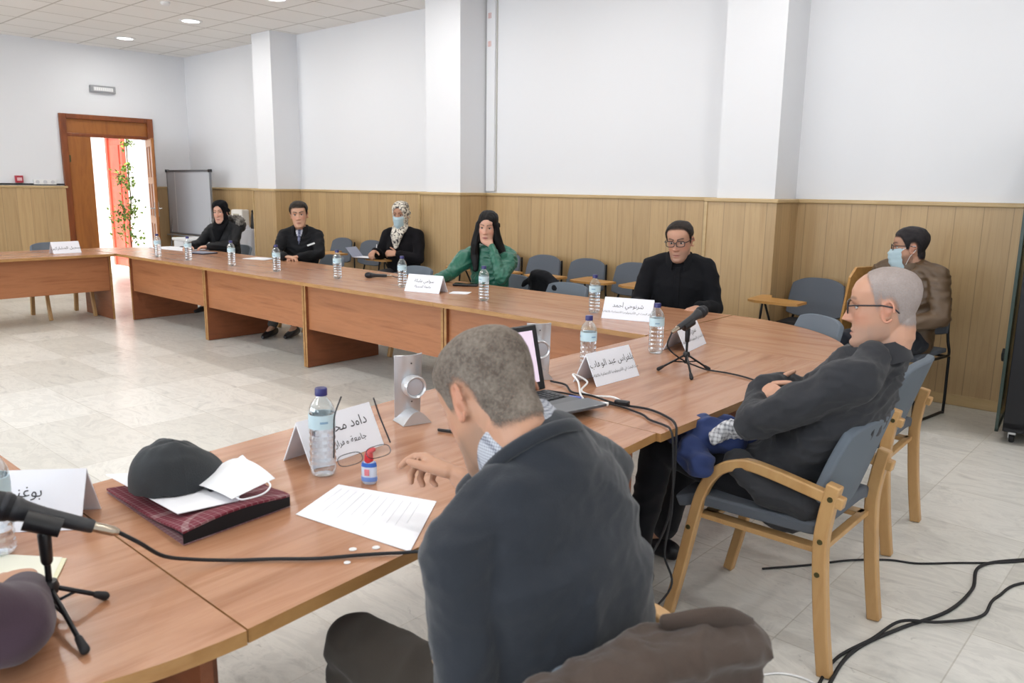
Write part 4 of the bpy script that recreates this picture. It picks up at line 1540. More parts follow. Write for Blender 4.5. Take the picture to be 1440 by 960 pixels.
# ------------------------------------------------------------------ people
def evaluated(mb, voxel, smooth, factor=.5):
    """union of closed shapes -> one continuous surface"""
    me = bpy.data.meshes.new('raw')
    me.from_pydata([tuple(v) for v in mb.v], [], mb.f)
    bm = bmesh.new()
    bm.from_mesh(me)
    bmesh.ops.recalc_face_normals(bm, faces=bm.faces)
    bm.to_mesh(me)
    bm.free()
    o = bpy.data.objects.new('raw', me)
    C.objects.link(o)
    m = o.modifiers.new('r', 'REMESH')
    m.mode = 'VOXEL'
    m.voxel_size = voxel
    m.adaptivity = 0
    if smooth:
        s_ = o.modifiers.new('s', 'SMOOTH')
        s_.factor = factor
        s_.iterations = smooth
    out = bpy.data.meshes.new_from_object(o.evaluated_get(bpy.context.evaluated_depsgraph_get()))
    bpy.data.objects.remove(o)
    bpy.data.meshes.remove(me)
    return out


def getv(me):
    a = np.empty(len(me.vertices) * 3, np.float32)
    me.vertices.foreach_get('co', a)
    return a.reshape(-1, 3).astype(np.float64)


def getn(me):
    a = np.empty(len(me.vertices) * 3, np.float32)
    me.vertex_normals.foreach_get('vector', a)
    return a.reshape(-1, 3).astype(np.float64)


def setv(me, v):
    me.vertices.foreach_set('co', v.astype(np.float32).ravel())
    me.update()


def finish(name, me, mat, parent, label=None):
    me.name = name
    me.materials.clear()
    me.materials.append(mat)
    me.polygons.foreach_set('use_smooth', [True] * len(me.polygons))
    o = link(name, me, parent)
    if label:
        o['label'] = label
    return o


def shell(name, me, fn, mat, parent, solid=0, keep=None, smooth=0, label=None, fade=None):
    """a garment or hair surface lifted off `me` by fn(co) metres where fn is not nan"""
    v, n = getv(me), getn(me)
    t = fn(v)
    ok = ~np.isnan(t)
    faces = [tuple(p.vertices) for p in me.polygons]
    faces = [f for f in faces if all(ok[i] for i in f)]
    used = sorted({i for f in faces for i in f})
    ix = {i: k for k, i in enumerate(used)}
    if not used:
        return None
    u = np.array(used)
    nv = v[u] + n[u] * t[u][:, None]
    m2 = bpy.data.meshes.new(name)
    m2.from_pydata([tuple(x) for x in nv], [], [tuple(ix[i] for i in f) for f in faces])
    if fade is not None:
        fa = fade(v[u])
        fc = m2.color_attributes.new('Fade', 'FLOAT_COLOR', 'POINT')
        fc.data.foreach_set('color', np.repeat(fa[:, None], 4, 1).astype(np.float32).ravel())
    o = finish(name, m2, mat, parent, label)
    if smooth:
        s_ = o.modifiers.new('s', 'SMOOTH')
        s_.iterations = smooth
    if solid:
        s_ = o.modifiers.new('t', 'SOLIDIFY')
        s_.thickness = solid
        s_.offset = -1
    return o


def G(x, s):
    return np.exp(-(x / s) ** 2)


HEAD_Z = [(-.122, .072, .030, .022), (-.113, .088, .004, .040), (-.095, .093, -.022, .0515), (-.075, .089, -.045, .0580), (-.055, .088, -.060, .0630), (-.035, .0875, -.073, .0670),
          (-.010, .0860, -.086, .0700), (.015, .0850, -.096, .0730), (.035, .0900, -.101, .0745), (.060, .0880, -.103, .0755), (.083, .0770, -.098, .0715), (.102, .0560, -.083, .0600), (.115, .0320, -.060, .0430), (.122, .0080, -.035, .0230)]


def head_mb(scale, hm, jaw=1.0):
    m = MB()
    Z = np.array(HEAD_Z)
    zz = np.linspace(Z[0, 0], Z[-1, 0], 40)
    vs, n = [], 40
    for z in zz:
        yf, yb, w = [np.interp(z, Z[:, 0], Z[:, k]) for k in (1, 2, 3)]
        if z < -.03:
            w *= jaw
        c, h = (yf + yb) / 2, (yf - yb) / 2
        for i in range(n):
            a = 2 * math.pi * i / n
            e = 1.0 if math.sin(a) < 0 else (.92 if z < -.02 else .88)
            cx = math.copysign(abs(math.cos(a)) ** e, math.cos(a))
            sy = math.copysign(abs(math.sin(a)) ** e, math.sin(a))
            vs.append((w * cx, c + h * sy, z))
    k = len(zz)
    fs = [(j * n + i, j * n + (i + 1) % n, (j + 1) * n + (i + 1) % n, (j + 1) * n + i) for j in range(k - 1) for i in range(n)]
    fs += [tuple(range(n))[::-1], tuple(range((k - 1) * n, k * n))]
    m.add(vs, fs)
    for s_ in (-1, 1):
        pts = []
        for a in range(-135, 181, 15):
            y, z = -.016 + .0165 * math.cos(rad(a)), .000 + .031 * math.sin(rad(a)) * (1 if a > 0 else .95)
            x = .0745 + .30 * max(0, .004 - y)
            pts.append((s_ * x, y - .12 * z, z))
        m.tube(pts, .0042, n=8)
        m.tube([(s_ * .070, -.012, -.020), (s_ * .0775, -.017, .0), (s_ * .074, -.018, .020)], [(.010, .004)] * 3, n=10, side=(0, 1, 0))
    S4 = Matrix.Scale(scale, 4)
    m.v = [tuple(hm @ S4 @ Vector(v)) for v in m.v]
    return m


def face_features(p, female=False, nose=1.0):
    """p: Nx3 in head coordinates (unit head); returns displaced copy"""
    x, y, z = p[:, 0], p[:, 1].copy(), p[:, 2].copy()
    x = x.copy()
    fr = np.clip((y - .015) / .03, 0, 1) * np.clip((z + .16) / .02, 0, 1) * (np.abs(x) < .09)
    ax = np.abs(x)
    # nose
    tz = np.clip((.024 - z) / (.024 + .030), 0, 1.25)
    amp = np.where(z > .024, .0, np.where(tz <= 1, .005 + .021 * tz ** 1.05, .026 * np.clip(1 - (tz - 1) / .20, 0, 1)))
    wid = np.where(z > -.012, .0095, .0095 + .0060 * np.clip((-.012 - z) / .016, 0, 1))
    d = nose * amp * np.exp(-(x / wid) ** 2)
    d += .006 * G(ax - .012, .006) * G(z + .030, .008)          # wings
    d -= .0095 * G(ax - .031, .015) * G(z - .011, .0105)       # sockets
    d += (.003 if not female else .0005) * G(ax - .026, .02) * G(z - .034, .008)
    d += .0045 * G(x, .021) * G(z + .0605, .0045) + .0055 * G(x, .018) * G(z + .0735, .0052) - .0035 * G(x, .026) * G(z + .067, .0022)
    d -= .0035 * G(x, .02) * G(z + .086, .006)
    d += .0055 * G(x, .02) * G(z + .104, .012)
    d += .003 * G(ax - .042, .015) * G(z + .018, .016)
    d -= .0025 * G(ax - .045, .012) * G(z + .055, .018)
    # naso-labial crease
    ln = ax - (.018 + .28 * np.clip(-.03 - z, 0, .06))
    if not female:
        d -= .0016 * G(ln, .0028) * np.clip((-.028 - z) / .008, 0, 1) * np.clip((z + .085) / .02, 0, 1)
    y = y + d * fr
    # temples slightly hollow
    x = x - np.sign(x) * .003 * G(y - .045, .02) * G(z - .03, .02) * (ax > .04)
    return np.stack([x, y, z], 1)


def hairline(y, kind):
    if kind == 'buzz_receding':
        k = [(-.13, -.052), (-.060, -.050), (-.045, -.040), (-.036, .0), (-.03, .030), (.0, .034), (.006, .000), (.018, .005), (.024, .045), (.034, .070), (.045, .105), (.07, .2)]
    elif kind == 'receding':
        k = [(-.13, -.070), (-.060, -.064), (-.045, -.050), (-.036, .0), (-.03, .030), (.0, .034), (.006, -.008), (.020, -.004), (.028, .035), (.040, .065), (.055, .088), (.07, .096), (.12, .099)]
    else:
        k = [(-.13, -.072), (-.060, -.066), (-.045, -.052), (-.036, .0), (-.03, .030), (.0, .034), (.006, -.006), (.022, -.002), (.032, .028), (.045, .055), (.06, .070), (.09, .074), (.12, .076)]
    k = np.array(k)
    return np.interp(y, k[:, 0], k[:, 1])


def hand(mb, wrist, d, n, side, curl=(.5, .5, .5, .5), s=1.0, thumb=(.6, .75, -.25), spread=.0, fr=1.0):
    """side +1 right hand, -1 left; d finger direction, n back of the hand"""
    W = Vector(wrist)
    d = Vector(d).normalized()
    n = (Vector(n) - d * d.dot(Vector(n))).normalized()
    lat = d.cross(n)
    td = lat * (-side)
    mb.tube([W - d * .02 * s, W + d * .012 * s, W + d * .05 * s, W + d * .088 * s], [(.024 * s, .0175 * s), (.027 * s, .017 * s), (.037 * s, .0150 * s), (.039 * s, .0115 * s)], side=td, n=16)
    for i in range(4):
        L = (.070, .078, .073, .057)[i] * s
        r = (.0088, .0090, .0086, .0078)[i] * s * fr
        b = W + d * (.086, .090, .087, .078)[i] * s + td * (.0300 - .0198 * i) * s
        dirv = (d + td * spread * (1.5 - i)).normalized()
        pts = [b - dirv * .02 * s, b]
        ang_ = 0
        for seg, k in ((.45, .75), (.30, 1.0), (.25, .7)):
            ang_ += curl[i] * k
            dd = dirv * math.cos(ang_) - n * math.sin(ang_)
            pts.append(pts[-1] + dd * L * seg)
        mb.tube(pts, [r * 1.05, r * 1.08, r, r * .94, r * .80], n=10)
    a, b_, c = thumb
    td0 = (d * a + td * b_ + n * c).normalized()
    p0 = W + d * .018 * s + td * .020 * s - n * .006 * s
    p1 = p0 + td0 * .040 * s
    td1 = (td0 + d * .45).normalized()
    p2 = p1 + td1 * .030 * s
    p3 = p2 + (td1 + d * .2).normalized() * .024 * s
    mb.tube([p0, p1, p2, p3], [.0145 * s, .0112 * s, .0098 * s, .0080 * s], n=10)
    return p3, None


def folds(me, amp=.006, freq=9.0, seed=0.0, stretch=(1, 1, 1), fine=.35):
    v, n = getv(me), getn(me)
    nv = v.copy()
    sx, sy, sz = stretch
    for i in range(len(v)):
        x, y, z = v[i]
        w = noise.noise(Vector((x * 3.1 + seed, y * 3.1, z * 3.1))) * .12
        q = Vector(((x + w) * freq * sx + seed, (y + w) * freq * sy, (z - w) * freq * sz))
        a = noise.noise(q)
        r = (1 - abs(a) * 2.2)
        b = noise.noise(q * 2.3 + Vector((7, 3, seed)))
        nv[i] = v[i] + n[i] * (amp * (r - .45) + amp * fine * b)
    setv(me, nv)


def person(name_label, loc, rz, J, head, arms, cloth, voxel=.005, cvoxel=.008, skin='c99a80', hs=1.06, legs=None, female=False,
           hair=None, hair_mat_=None, lips='a86a60', brow='3a2a22', stubble=None, jaw=1.0, fat=1.0, top_name='jacket', trousers_mat=None, eyes=True, cover_legs=True, nose=1.0, foldp=None, neck_r=.058, girth=1.0, brow_w=1.0, bulk=True):
    t = thing('person', name_label, 'person', loc, rz)
    hp, hyaw, hpitch, hroll = head
    hm = Matrix.Translation(hp) @ Matrix.Rotation(rad(hyaw), 4, 'Z') @ Matrix.Rotation(rad(hpitch), 4, 'X') @ Matrix.Rotation(rad(hroll), 4, 'Y')
    hm_s = hm @ Matrix.Scale(hs, 4)
    inv = np.array(hm_s.inverted())
    pel, waist, chest, neck = [Vector(J[k]) for k in ('pel', 'waist', 'chest', 'neck')]
    shL, shR = Vector(arms['L'][0]), Vector(arms['R'][0])
    lat = (shR - shL).normalized()
    # ---- skin
    b = head_mb(hs, hm, jaw)
    nk0 = hm_s @ Vector((0, -.040, -.055))
    nk1 = hm_s @ Vector((0, -.030, -.10))
    b.tube([hm_s @ Vector((0, -.040, -.020)), hm_s @ Vector((0, -.040, -.075)), neck + Vector((0, -.004, -.03))], [neck_r * .86, neck_r * .93, neck_r * .9], n=20)
    b.tube([nk0, nk1, neck + Vector((0, 0, -.02))], [neck_r * .93, neck_r * .95, neck_r * 1.1], n=20)
    up = chest.lerp(neck, .62)
    b.tube([pel, waist, chest, up, neck - Vector((0, 0, .05))], [(.135, .095), (.115, .085), (.135, .095), (.12, .078), (.06, .05)], side=lat, n=24)
    b.tube([shL, up.lerp(neck, .3), shR], [.045, .055, .045], n=14)
    for sd, key in ((-1, 'L'), (1, 'R')):
        A = arms[key]
        sh, el, wr = [Vector(q) for q in A[:3]]
        b.tube([sh, sh.lerp(el, .5), el], [.045, .042, .035], n=14)
        b.tube([el, el.lerp(wr, .35), wr], [.035, .036, .0245], n=14)
        hd = A[3]
        if hd:
            hand(b, wr, hd['d'], hd['n'], sd, hd.get('curl', (.5,) * 4), hd.get('s', 1.04), hd.get('thumb', (.6, .75, -.25)), hd.get('spread', 0), hd.get('fr', 1.0))
    lg = legs or {'L': ((-.10, .0, .54), (-.13, .46, .55), (-.13, .50, .10), (-.14, .66, .03)), 'R': ((.10, .0, .54), (.13, .46, .55), (.13, .50, .10), (.14, .66, .03))}
    for k in ('L', 'R'):
        h_, kn, an, to = [Vector(q) for q in lg[k]]
        b.tube([h_, h_.lerp(kn, .5), kn], [.075, .068, .052], n=14)
        b.tube([kn, kn.lerp(an, .35), an], [.050, .050, .032], n=14)
        b.tube([an, an + (to - an) * .35, to], [.030, .032, .022], n=12)
    me = evaluated(b, voxel, 3)
    v = getv(me)
    hl = v @ inv[:3, :3].T + inv[:3, 3]
    mask = (np.abs(hl[:, 0]) < .10) & (np.abs(hl[:, 1]) < .14) & (hl[:, 2] > -.135) & (hl[:, 2] < .15)
    sub = face_features(hl[mask], female, nose)
    fw = np.array(hm_s)
    v[mask] = sub @ fw[:3, :3].T + fw[:3, 3]
    setv(me, v)
    hl2 = v @ inv[:3, :3].T + inv[:3, 3]
    # ---- skin's own colours, plus darker eye sockets and mouth line
    base = np.array(srgb(skin))
    col = np.tile(base, (len(v), 1))

    def mixc(w, c):
        c = np.array(srgb(c))
        w = np.clip(w, 0, 1)[:, None]
        col[:] = col * (1 - w) + c * w
    x, y, z = hl2.T
    inh = (np.abs(x) < .1) & (np.abs(y) < .15) & (z > -.14) & (z < .16)
    front = inh * np.clip((y - .02) / .02, 0, 1)
    red = np.array(srgb(skin)) * np.array([1.05, .80, .78])
    w = (.55 * (G(np.abs(x) - .045, .02) * G(z + .02, .02) + G(x, .02) * G(z + .022, .012)) * front)
    w += .6 * inh * (np.abs(x) > .076) * (y < .01) * (y > -.06)
    w = np.clip(w, 0, 1)[:, None]
    col[:] = col * (1 - w) + red * w
    if stubble:
        mixc(.55 * front * np.clip((-.038 - z) / .02, 0, 1) * np.clip((z + .16) / .03, 0, 1) * (1 - G(x, .02) * G(z + .067, .012)), stubble)
        mixc(.45 * inh * np.clip((-.03 - z) / .02, 0, 1) * (y > -.02) * (y <= .04), stubble)
    mixc(.95 * front * np.clip(1.6 - np.sqrt((x / .0235) ** 2 + ((z + .067) / .0088) ** 2) * 1.4, 0, 1), lips)
    mixc(.8 * front * G(z + .067, .0018) * (np.abs(x) < .024), '5a3028')
    ax = np.abs(x)
    bz = .0335 + .006 * np.sin(np.clip((ax - .012) / .038, 0, 1) * math.pi * .75)
    mixc((.9 if not female else .75) * front * np.clip(1.5 - np.abs((z - bz) / (.0042 if not female else .003)), 0, 1) * np.clip((ax - .010) / .004, 0, 1) * np.clip((.052 - ax) / .006, 0, 1), brow)
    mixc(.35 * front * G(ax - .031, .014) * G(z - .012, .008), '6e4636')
    ca_ = me.color_attributes.new('Col', 'FLOAT_COLOR', 'POINT')
    ca_.data.foreach_set('color', np.concatenate([col, np.ones((len(v), 1))], 1).astype(np.float32).ravel())
    body = finish('body', me, mat_skin, t)
    # ---- eyes
    if eyes:
        for s_ in (-1, 1):
            e = hm_s @ Matrix.Translation((s_ * .031, .0645, .0110))
            k = MB()
            prof = [(.0001, -.0125)] + [(.0125 * math.cos(rad(a)), .0125 * math.sin(rad(a))) for a in range(-75, 76, 15)] + [(.0001, .0125)]
            k.lathe(prof, 16, 0, e)
            R = e @ Matrix.Rotation(rad(-90), 4, 'X')
            k.lathe([(.0062, .0113), (.0045, .0121), (.0001, .0128)], 14, 1, R)
            build('eye', k, [mat_eye_white, mat_iris], parent=t, smooth=True)
            k = MB()

            def lid(u, v_, a0=18, a1=100, rr=.0136):
                th = rad(-12 + 204 * u)
                ph = rad(a0 + (a1 - a0) * v_)
                # hinge axis = x; ph measured up from straight ahead
                r_ = rr
                xx = r_ * math.cos(th)
                q = r_ * math.sin(th)
                return tuple(e @ Vector((xx, q * math.cos(ph), q * math.sin(ph))))
            k.sheet(lambda u, v_: lid(u, v_, 26 if not female else 24, 95), 12, 5)
            k.sheet(lambda u, v_: lid(u, v_, -28, -95), 12, 5)
            ld_ = build('eyelid', k, lid_mat(skin), parent=t, smooth=True)
            k = MB().tube([lid(u / 10, 0, 26 if not female else 24, 95, .0139) for u in range(1, 10)], .0009 if not female else .0014, n=5)
            bp = []
            for q_ in range(7):
                xb = .0115 + .038 * q_ / 6
                zb = .0325 + .0065 * math.sin(min(1, q_ / 5) * math.pi * .62)
                yb_ = -.0055 + .0955 * math.sqrt(1 - (xb / .0745) ** 2) + (.0022 if not female else .0010) - .0045 * math.exp(-((xb - .031) / .015) ** 2) * .5
                bp.append(hm_s @ Vector((s_ * xb, yb_, zb)))
            br = (.0038 if not female else .0026) * brow_w
            build('eyebrow', MB().tube(bp, [(br * k_, .0022) for k_ in (.8, 1.1, 1.15, 1.1, .95, .75, .4)], side=(0, 0, 1), n=8), brow_mat(brow), parent=t, smooth=True)
            build('lash_line', k, mat_lash, parent=ld_, smooth=True)
    # ---- hair
    if hair in ('short', 'receding', 'buzz_receding', 'buzz'):
        th = {'short': .016, 'receding': .013, 'buzz_receding': .0022, 'buzz': .0045}[hair]
        kd = 'short' if hair == 'buzz' else hair

        def dist(co):
            q = co @ inv[:3, :3].T + inv[:3, 3]
            nn = np.array([noise.noise(Vector(c * 40)) for c in q])
            dd = q[:, 2] - hairline(q[:, 1], kd) + .004 * nn
            ax_ = np.abs(q[:, 0])
            ear = np.sqrt(((q[:, 1] + .018) / .021) ** 2 + ((q[:, 2] - .002) / .035) ** 2) - 1
            dd = np.where(ax_ > .05, np.minimum(dd, ear * .03), dd)
            return q, dd, nn

        def fn(co):
            q, dd, nn = dist(co)
            out = th * np.clip(dd / (.03 if th > .01 else .012), 0, 1) ** .7 * (.35 + .65 * np.clip((q[:, 2] + .02) / .07, 0, 1)) + .0005
            out *= (1 + .22 * nn)
            out[(dd < -.008) | (q[:, 2] < -.09) | (q[:, 2] > .2) | (np.abs(q[:, 0]) > .1) | (np.abs(q[:, 1]) > .14)] = np.nan
            return out

        def fade(co):
            q, dd, nn = dist(co)
            L_ = np.where(q[:, 1] > .0, .045, .020) if kd == 'buzz_receding' else .020
            return np.clip((dd + .006) / L_, 0, 1)
        shell('hair', me, fn, hair_mat_, t, fade=fade)
    # ---- top
    f = fat
    g_ = girth
    c = MB()
    c.tube([pel - Vector((0, 0, cloth.get('hem', .04))), pel + Vector((0, 0, .03)), waist, chest, up, neck - Vector((0, 0, .045))],
           [(.172 * g_, .125 * g_), (.176 * g_, .130 * g_), (.160 * g_, .122 * g_), (.175 * g_, .124 * g_), (.150, .100), (.078, .066)], side=lat, n=28)
    c.tube([shL + Vector((0, 0, .0)), shL.lerp(neck, .55) + Vector((0, 0, .005)), neck - Vector((0, 0, .035))], [.066 * f, .056 * f, .052], n=18)
    c.tube([shR + Vector((0, 0, .0)), shR.lerp(neck, .55) + Vector((0, 0, .005)), neck - Vector((0, 0, .035))], [.066 * f, .056 * f, .052], n=18)
    puff = cloth.get('puff', 1.0)
    if bulk:
        c.tube([chest.lerp(neck, .55), chest, waist, pel], [(.175 * f, .095), (.190 * g_, .122), (.180 * g_, .125), (.178 * g_, .128)], side=lat, n=28)
    for key in ('L', 'R'):
        A = arms[key]
        sh, el, wr = [Vector(q) for q in A[:3]]
        end = el.lerp(wr, cloth.get('sleeve', .93))
        c.tube([sh, sh.lerp(el, .25), sh.lerp(el, .6), el], [.066 * f, .064 * f * puff, .059 * f * (1 + (puff - 1) * .4), .052 * f], n=18)
        c.tube([el, el.lerp(wr, .3), end], [.052 * f, .050 * f, cloth.get('cuff', .037) * f], n=18)
    for q in cloth.get('extra', ()):
        c.tube(*q[0], **q[1])
    cm = evaluated(c, cvoxel, 7 if cvoxel < .0075 else 10)
    fp = foldp or dict(amp=.006, freq=9.0, seed=loc[0])
    folds(cm, **{k_: v_ for k_, v_ in fp.items() if k_ != 'fine_amp'})
    if cvoxel < .0075:
        folds(cm, amp=fp.get('fine_amp', .0035), freq=19, seed=fp.get('seed', 0) + 3, stretch=(1, 1, 1.6), fine=.5)
    top = finish(top_name, cm, cloth['mat'], t, cloth.get('label'))
    # ---- trousers and shoes
    if cover_legs:
        c = MB()
        c.tube([pel + Vector((0, 0, .04)), pel - Vector((0, 0, .02))], [(.155 * g_, .115), (.165 * g_, .12)], side=lat, n=24)
        for k in ('L', 'R'):
            h_, kn, an, to = [Vector(q) for q in lg[k]]
            c.tube([h_, h_.lerp(kn, .5), kn], [.090, .083, .068], n=18)
            c.tube([kn, kn.lerp(an, .4), an + Vector((0, 0, .02))], [.067, .060, .052], n=18)
        tm_ = evaluated(c, .010, 6)
        folds(tm_, amp=.006, freq=10, seed=3 + loc[1])
        finish('trousers', tm_, trousers_mat or mat_trousers, t)
        for k in ('L', 'R'):
            h_, kn, an, to = [Vector(q) for q in lg[k]]
            d = Vector((to.x - an.x, to.y - an.y, 0)).normalized()
            m = MB()
            sd = Vector((0, 0, 1)).cross(d)
            g0 = Vector((an.x, an.y, 0))
            for z0, zr, s0, s1 in ((.038, (.036, .034), -.05, .20),):
                m.tube([g0 + d * -.045 + Vector((0, 0, .046)), g0 + d * .02 + Vector((0, 0, .052)), g0 + d * .09 + Vector((0, 0, .042)), g0 + d * .17 + Vector((0, 0, .032)), g0 + d * .215 + Vector((0, 0, .026))],
                       [(.032, .040), (.038, .048), (.044, .038), (.040, .028), (.024, .020)], side=sd, n=18)
            m.v = [(a, b2, max(c2, .004)) for a, b2, c2 in m.v]
            build('shoe', m, mat_shoe, parent=t, smooth=60)
    return t, me, cm, hm_s, inv


mat_eye_white = plain('eye_white', 'd8d4d0', .25)
mat_iris = plain('iris', '2a1a12', .15)
mat_lash = plain('lash', '1c1412', .6)
mat_trousers = cloth_mat('dark_trousers', '24242a', .9, 300, .3)
_lids = {}
_brows = {}


def brow_mat(c):
    if c not in _brows:
        _brows[c] = plain('eyebrow_hair', c, .8, bump=.4, bscale=400)
    return _brows[c]


def lid_mat(skin):
    if skin not in _lids:
        _lids[skin] = plain('eyelid_skin', skin, .5)
    return _lids[skin]


def glasses(parent, hm, mat=None, w=.026, h=.017, z=.010, thick=.0016):
    t = mat or mat_glassframe
    m = MB()
    y0 = .098
    for s_ in (-1, 1):
        pts = []
        for k in range(25):
            a = 2 * math.pi * k / 24
            cx = math.copysign(abs(math.cos(a)) ** .6, math.cos(a))
            sz = math.copysign(abs(math.sin(a)) ** .6, math.sin(a))
            pts.append((s_ * .033 + w * cx, y0 - .12 * (abs(s_ * .033 + w * cx) - .02) * .6, z + h * sz))
        m.tube(pts, [thick] * 25, n=6, cap=False)
        m.tube([(s_ * (.033 + w), y0 - .006, z + .007), (s_ * .073, y0 - .018, z + .010), (s_ * .080, .0, z + .010), (s_ * .083, -.030, z + .004), (s_ * .080, -.045, z - .012)], thick * 1.15, n=6)
    m.tube([(-.008, y0 + .001, z + .003), (0, y0 + .003, z + .006), (.008, y0 + .001, z + .003)], thick, n=6)
    m.v = [tuple(hm @ Vector(v)) for v in m.v]
    o = build('glasses', m, t, parent=parent, smooth=True)
    m = MB()
    for s_ in (-1, 1):
        pts = []
        for k in range(20):
            a = 2 * math.pi * k / 20
            cx = math.copysign(abs(math.cos(a)) ** .6, math.cos(a))
            sz = math.copysign(abs(math.sin(a)) ** .6, math.sin(a))
            pts.append((s_ * .033 + w * cx, y0 - .12 * (abs(s_ * .033 + w * cx) - .02) * .6, z + h * sz))
        m.add([hm @ Vector(p) for p in pts], [tuple(range(20))])
    build('lens', m, mat_lens, parent=o)
    return o


def worn_mask(parent, hm, mat, below=False):
    m = MB()

    def fn(u, v):
        q = 2 * u - 1
        x = .066 * q * (1 - .10 * v)
        z = -.004 - .118 * v + .012 * q * q * (1 - v)
        prof = np.interp(v, [0, .22, .5, .8, 1], [.108, .121, .116, .108, .088])
        y = prof - .072 * abs(q) ** 2.2 - .002 * math.sin(v * 25)
        return tuple(hm @ Vector((x, y, z)))
    m.sheet(fn, 20, 14, .0015)
    o = build('face_mask', m, mat, parent=parent, smooth=60)
    m = MB()
    for s_ in (-1, 1):
        m.tube([hm @ Vector(p) for p in ((s_ * .064, .040, -.004), (s_ * .077, .012, .018), (s_ * .085, -.028, .020))], .0016, n=6)
        m.tube([hm @ Vector(p) for p in ((s_ * .059, .026, -.115), (s_ * .074, .0, -.045), (s_ * .085, -.030, -.005))], .0016, n=6)
    build('mask_strap', m, mat_mask_white, parent=o, smooth=True)
    return o


def collar(parent, c, tiltx, rx, ry, h, flare, mat, name='collar', gap=40, yaw=0, th=.004, drop=.0):
    """band round the neck with an opening of `gap` degrees in front, its upper edge folded outwards by `flare`"""
    R = Matrix.Translation(c) @ Matrix.Rotation(rad(yaw), 4, 'Z') @ Matrix.Rotation(rad(tiltx), 4, 'X')

    def fn(u, v):
        a = rad(90 + gap / 2 + (360 - gap) * u)
        e = math.sin(math.pi * u)
        if v < .5:
            k, r_ = v * 2, 1.0
            zz = h * k
            rr = 0
        else:
            k = (v - .5) * 2
            zz = h - (h * 1.15 + drop * (1 - e)) * k
            rr = flare * (k ** .5)
        return tuple(R @ Vector(((rx + rr) * math.cos(a), (ry + rr) * math.sin(a), zz)))
    return build(name, MB().sheet(fn, 40, 8, th), mat, parent=parent, smooth=60)


def tri_patch(hw, z0, z1, ztop, tol=.0, t=.003):
    """V-shaped front patch in local coords: half width hw at height ztop, narrowing to 0 at z0"""
    def fn(co):
        out = np.full(len(co), np.nan)
        k = np.clip((co[:, 2] - z0) / (ztop - z0), 0, 1)
        ok = (np.abs(co[:, 0] - tol) < hw * k) & (co[:, 2] > z0) & (co[:, 2] < z1)
        out[ok] = t
        return out
    return fn

# ---- the man in the dark sweater, bent over his paper (nearest the camera)
mat_sweater = cloth_mat('sweater', '262a31', .95, 420, .5, .18, .25)
mat_shirt_check = checks('shirt_check', 'c3c6ce', '3c4256', 190.0, .40)
J = dict(pel=(0, -.02, .56), waist=(0, .0, .69), chest=(-.01, .025, .84), neck=(-.010, .055, 1.075))
armsA = {'L': ((-.195, .060, .930), (-.225, .00, .670), (-.04, .20, .66), dict(d=(1, .5, -.2), n=(-.3, 0, 1), curl=(.6,) * 4)),
         'R': ((.160, .075, .985), (.125, .30, .815), (.105, .445, .880), dict(d=(-.05, .97, .10), n=(.62, .1, .75), curl=(.50, .95, 1.1, 1.2), thumb=(.95, .30, -.30), s=1.08, spread=-.02))}
p8, me8, cm8, hm8, inv8 = person('person in a dark sweater seen from behind, bowed, with spectacles in hand', (-.80, 1.05, 0), rad(84), J,
                                 ((-.048, .160, 1.141), 2, -36, 4), armsA, dict(mat=mat_sweater, sleeve=.62, cuff=.047, hem=.06, extra=[(([(-.01, .03, 1.0), (-.01, .0, .86), (0, -.01, .62)], [(.165, .085), (.192, .120), (.185, .125)]), dict(side=(1, 0, 0), n=28)),
                                         (([(-.01, .02, 1.01), (-.012, .055, 1.065)], [(.11, .075), (.090, .080)]), dict(side=(1, 0, 0), n=24))]), voxel=.0032, cvoxel=.006, skin='b98c72', hs=1.05,
                                 hair='buzz', hair_mat_=hair_mat('hair_grey_brown', '5a5048', '877d73', 150, .8, fade=True), top_name='sweater', trousers_mat=cloth_mat('trousers_brown', '3a342e', .9, 300, .3),
                                 legs={'L': ((-.10, .0, .54), (-.17, .45, .57), (-.14, .50, .10), (-.15, .66, .03)), 'R': ((.10, .0, .54), (.13, .46, .55), (.13, .50, .10), (.14, .66, .03))},
                                 foldp=dict(amp=.012, freq=6.0, seed=2.0, stretch=(.8, .8, 1.8), fine=.3, fine_amp=.0014), stubble='7d6a5c', girth=1.06, fat=1.03, neck_r=.062, bulk=False)
collar(p8, (-.026, .092, 1.062), -46, .078, .082, .050, .006, mat_shirt_check, 'shirt_collar', gap=24)
_R = Matrix.Translation((-.022, .074, 1.060)) @ Matrix.Rotation(rad(-44), 4, 'X')
build('sweater_neckband', MB().tube([_R @ Vector((.092 * math.cos(rad(a)), .096 * math.sin(rad(a)), .0)) for a in range(0, 361, 12)], [(.009, .013)] * 31, n=12, cap=False), mat_sweater, parent=p8, smooth=True)

# spectacles held in his right hand, temples pointing up
t = thing('spectacles', 'dark spectacles held upside down in the fingers of the sweater man', 'spectacles', (-1.475, 1.13, TZ + .155))
o_ = Vector((-1.475, 1.13, TZ + .155))
g1, g2 = Vector((-1.452, 1.182, .915)) - o_, Vector((-1.500, 1.052, .897)) - o_
dx = (g2 - g1)
upv = Vector((-.02, 0, 1)).normalized()
nv_ = dx.cross(upv).normalized()
dn = Vector((.75, -.25, -.55)).normalized()
mb = MB()
for c0, c1 in ((.04, .46), (.54, .96)):
    pts = []
    for k in range(25):
        a = 2 * math.pi * k / 24
        u = (c0 + c1) / 2 + (c1 - c0) / 2 * math.copysign(abs(math.cos(a)) ** .7, math.cos(a))
        pts.append(g1 + dx * u + dn * (.017 * (1 - math.copysign(abs(math.sin(a)) ** .7, math.sin(a)))))
    mb.tube(pts, .0011, n=6, cap=False)
build('rims', mb, mat_glassframe, parent=t, smooth=True)
mb = MB()
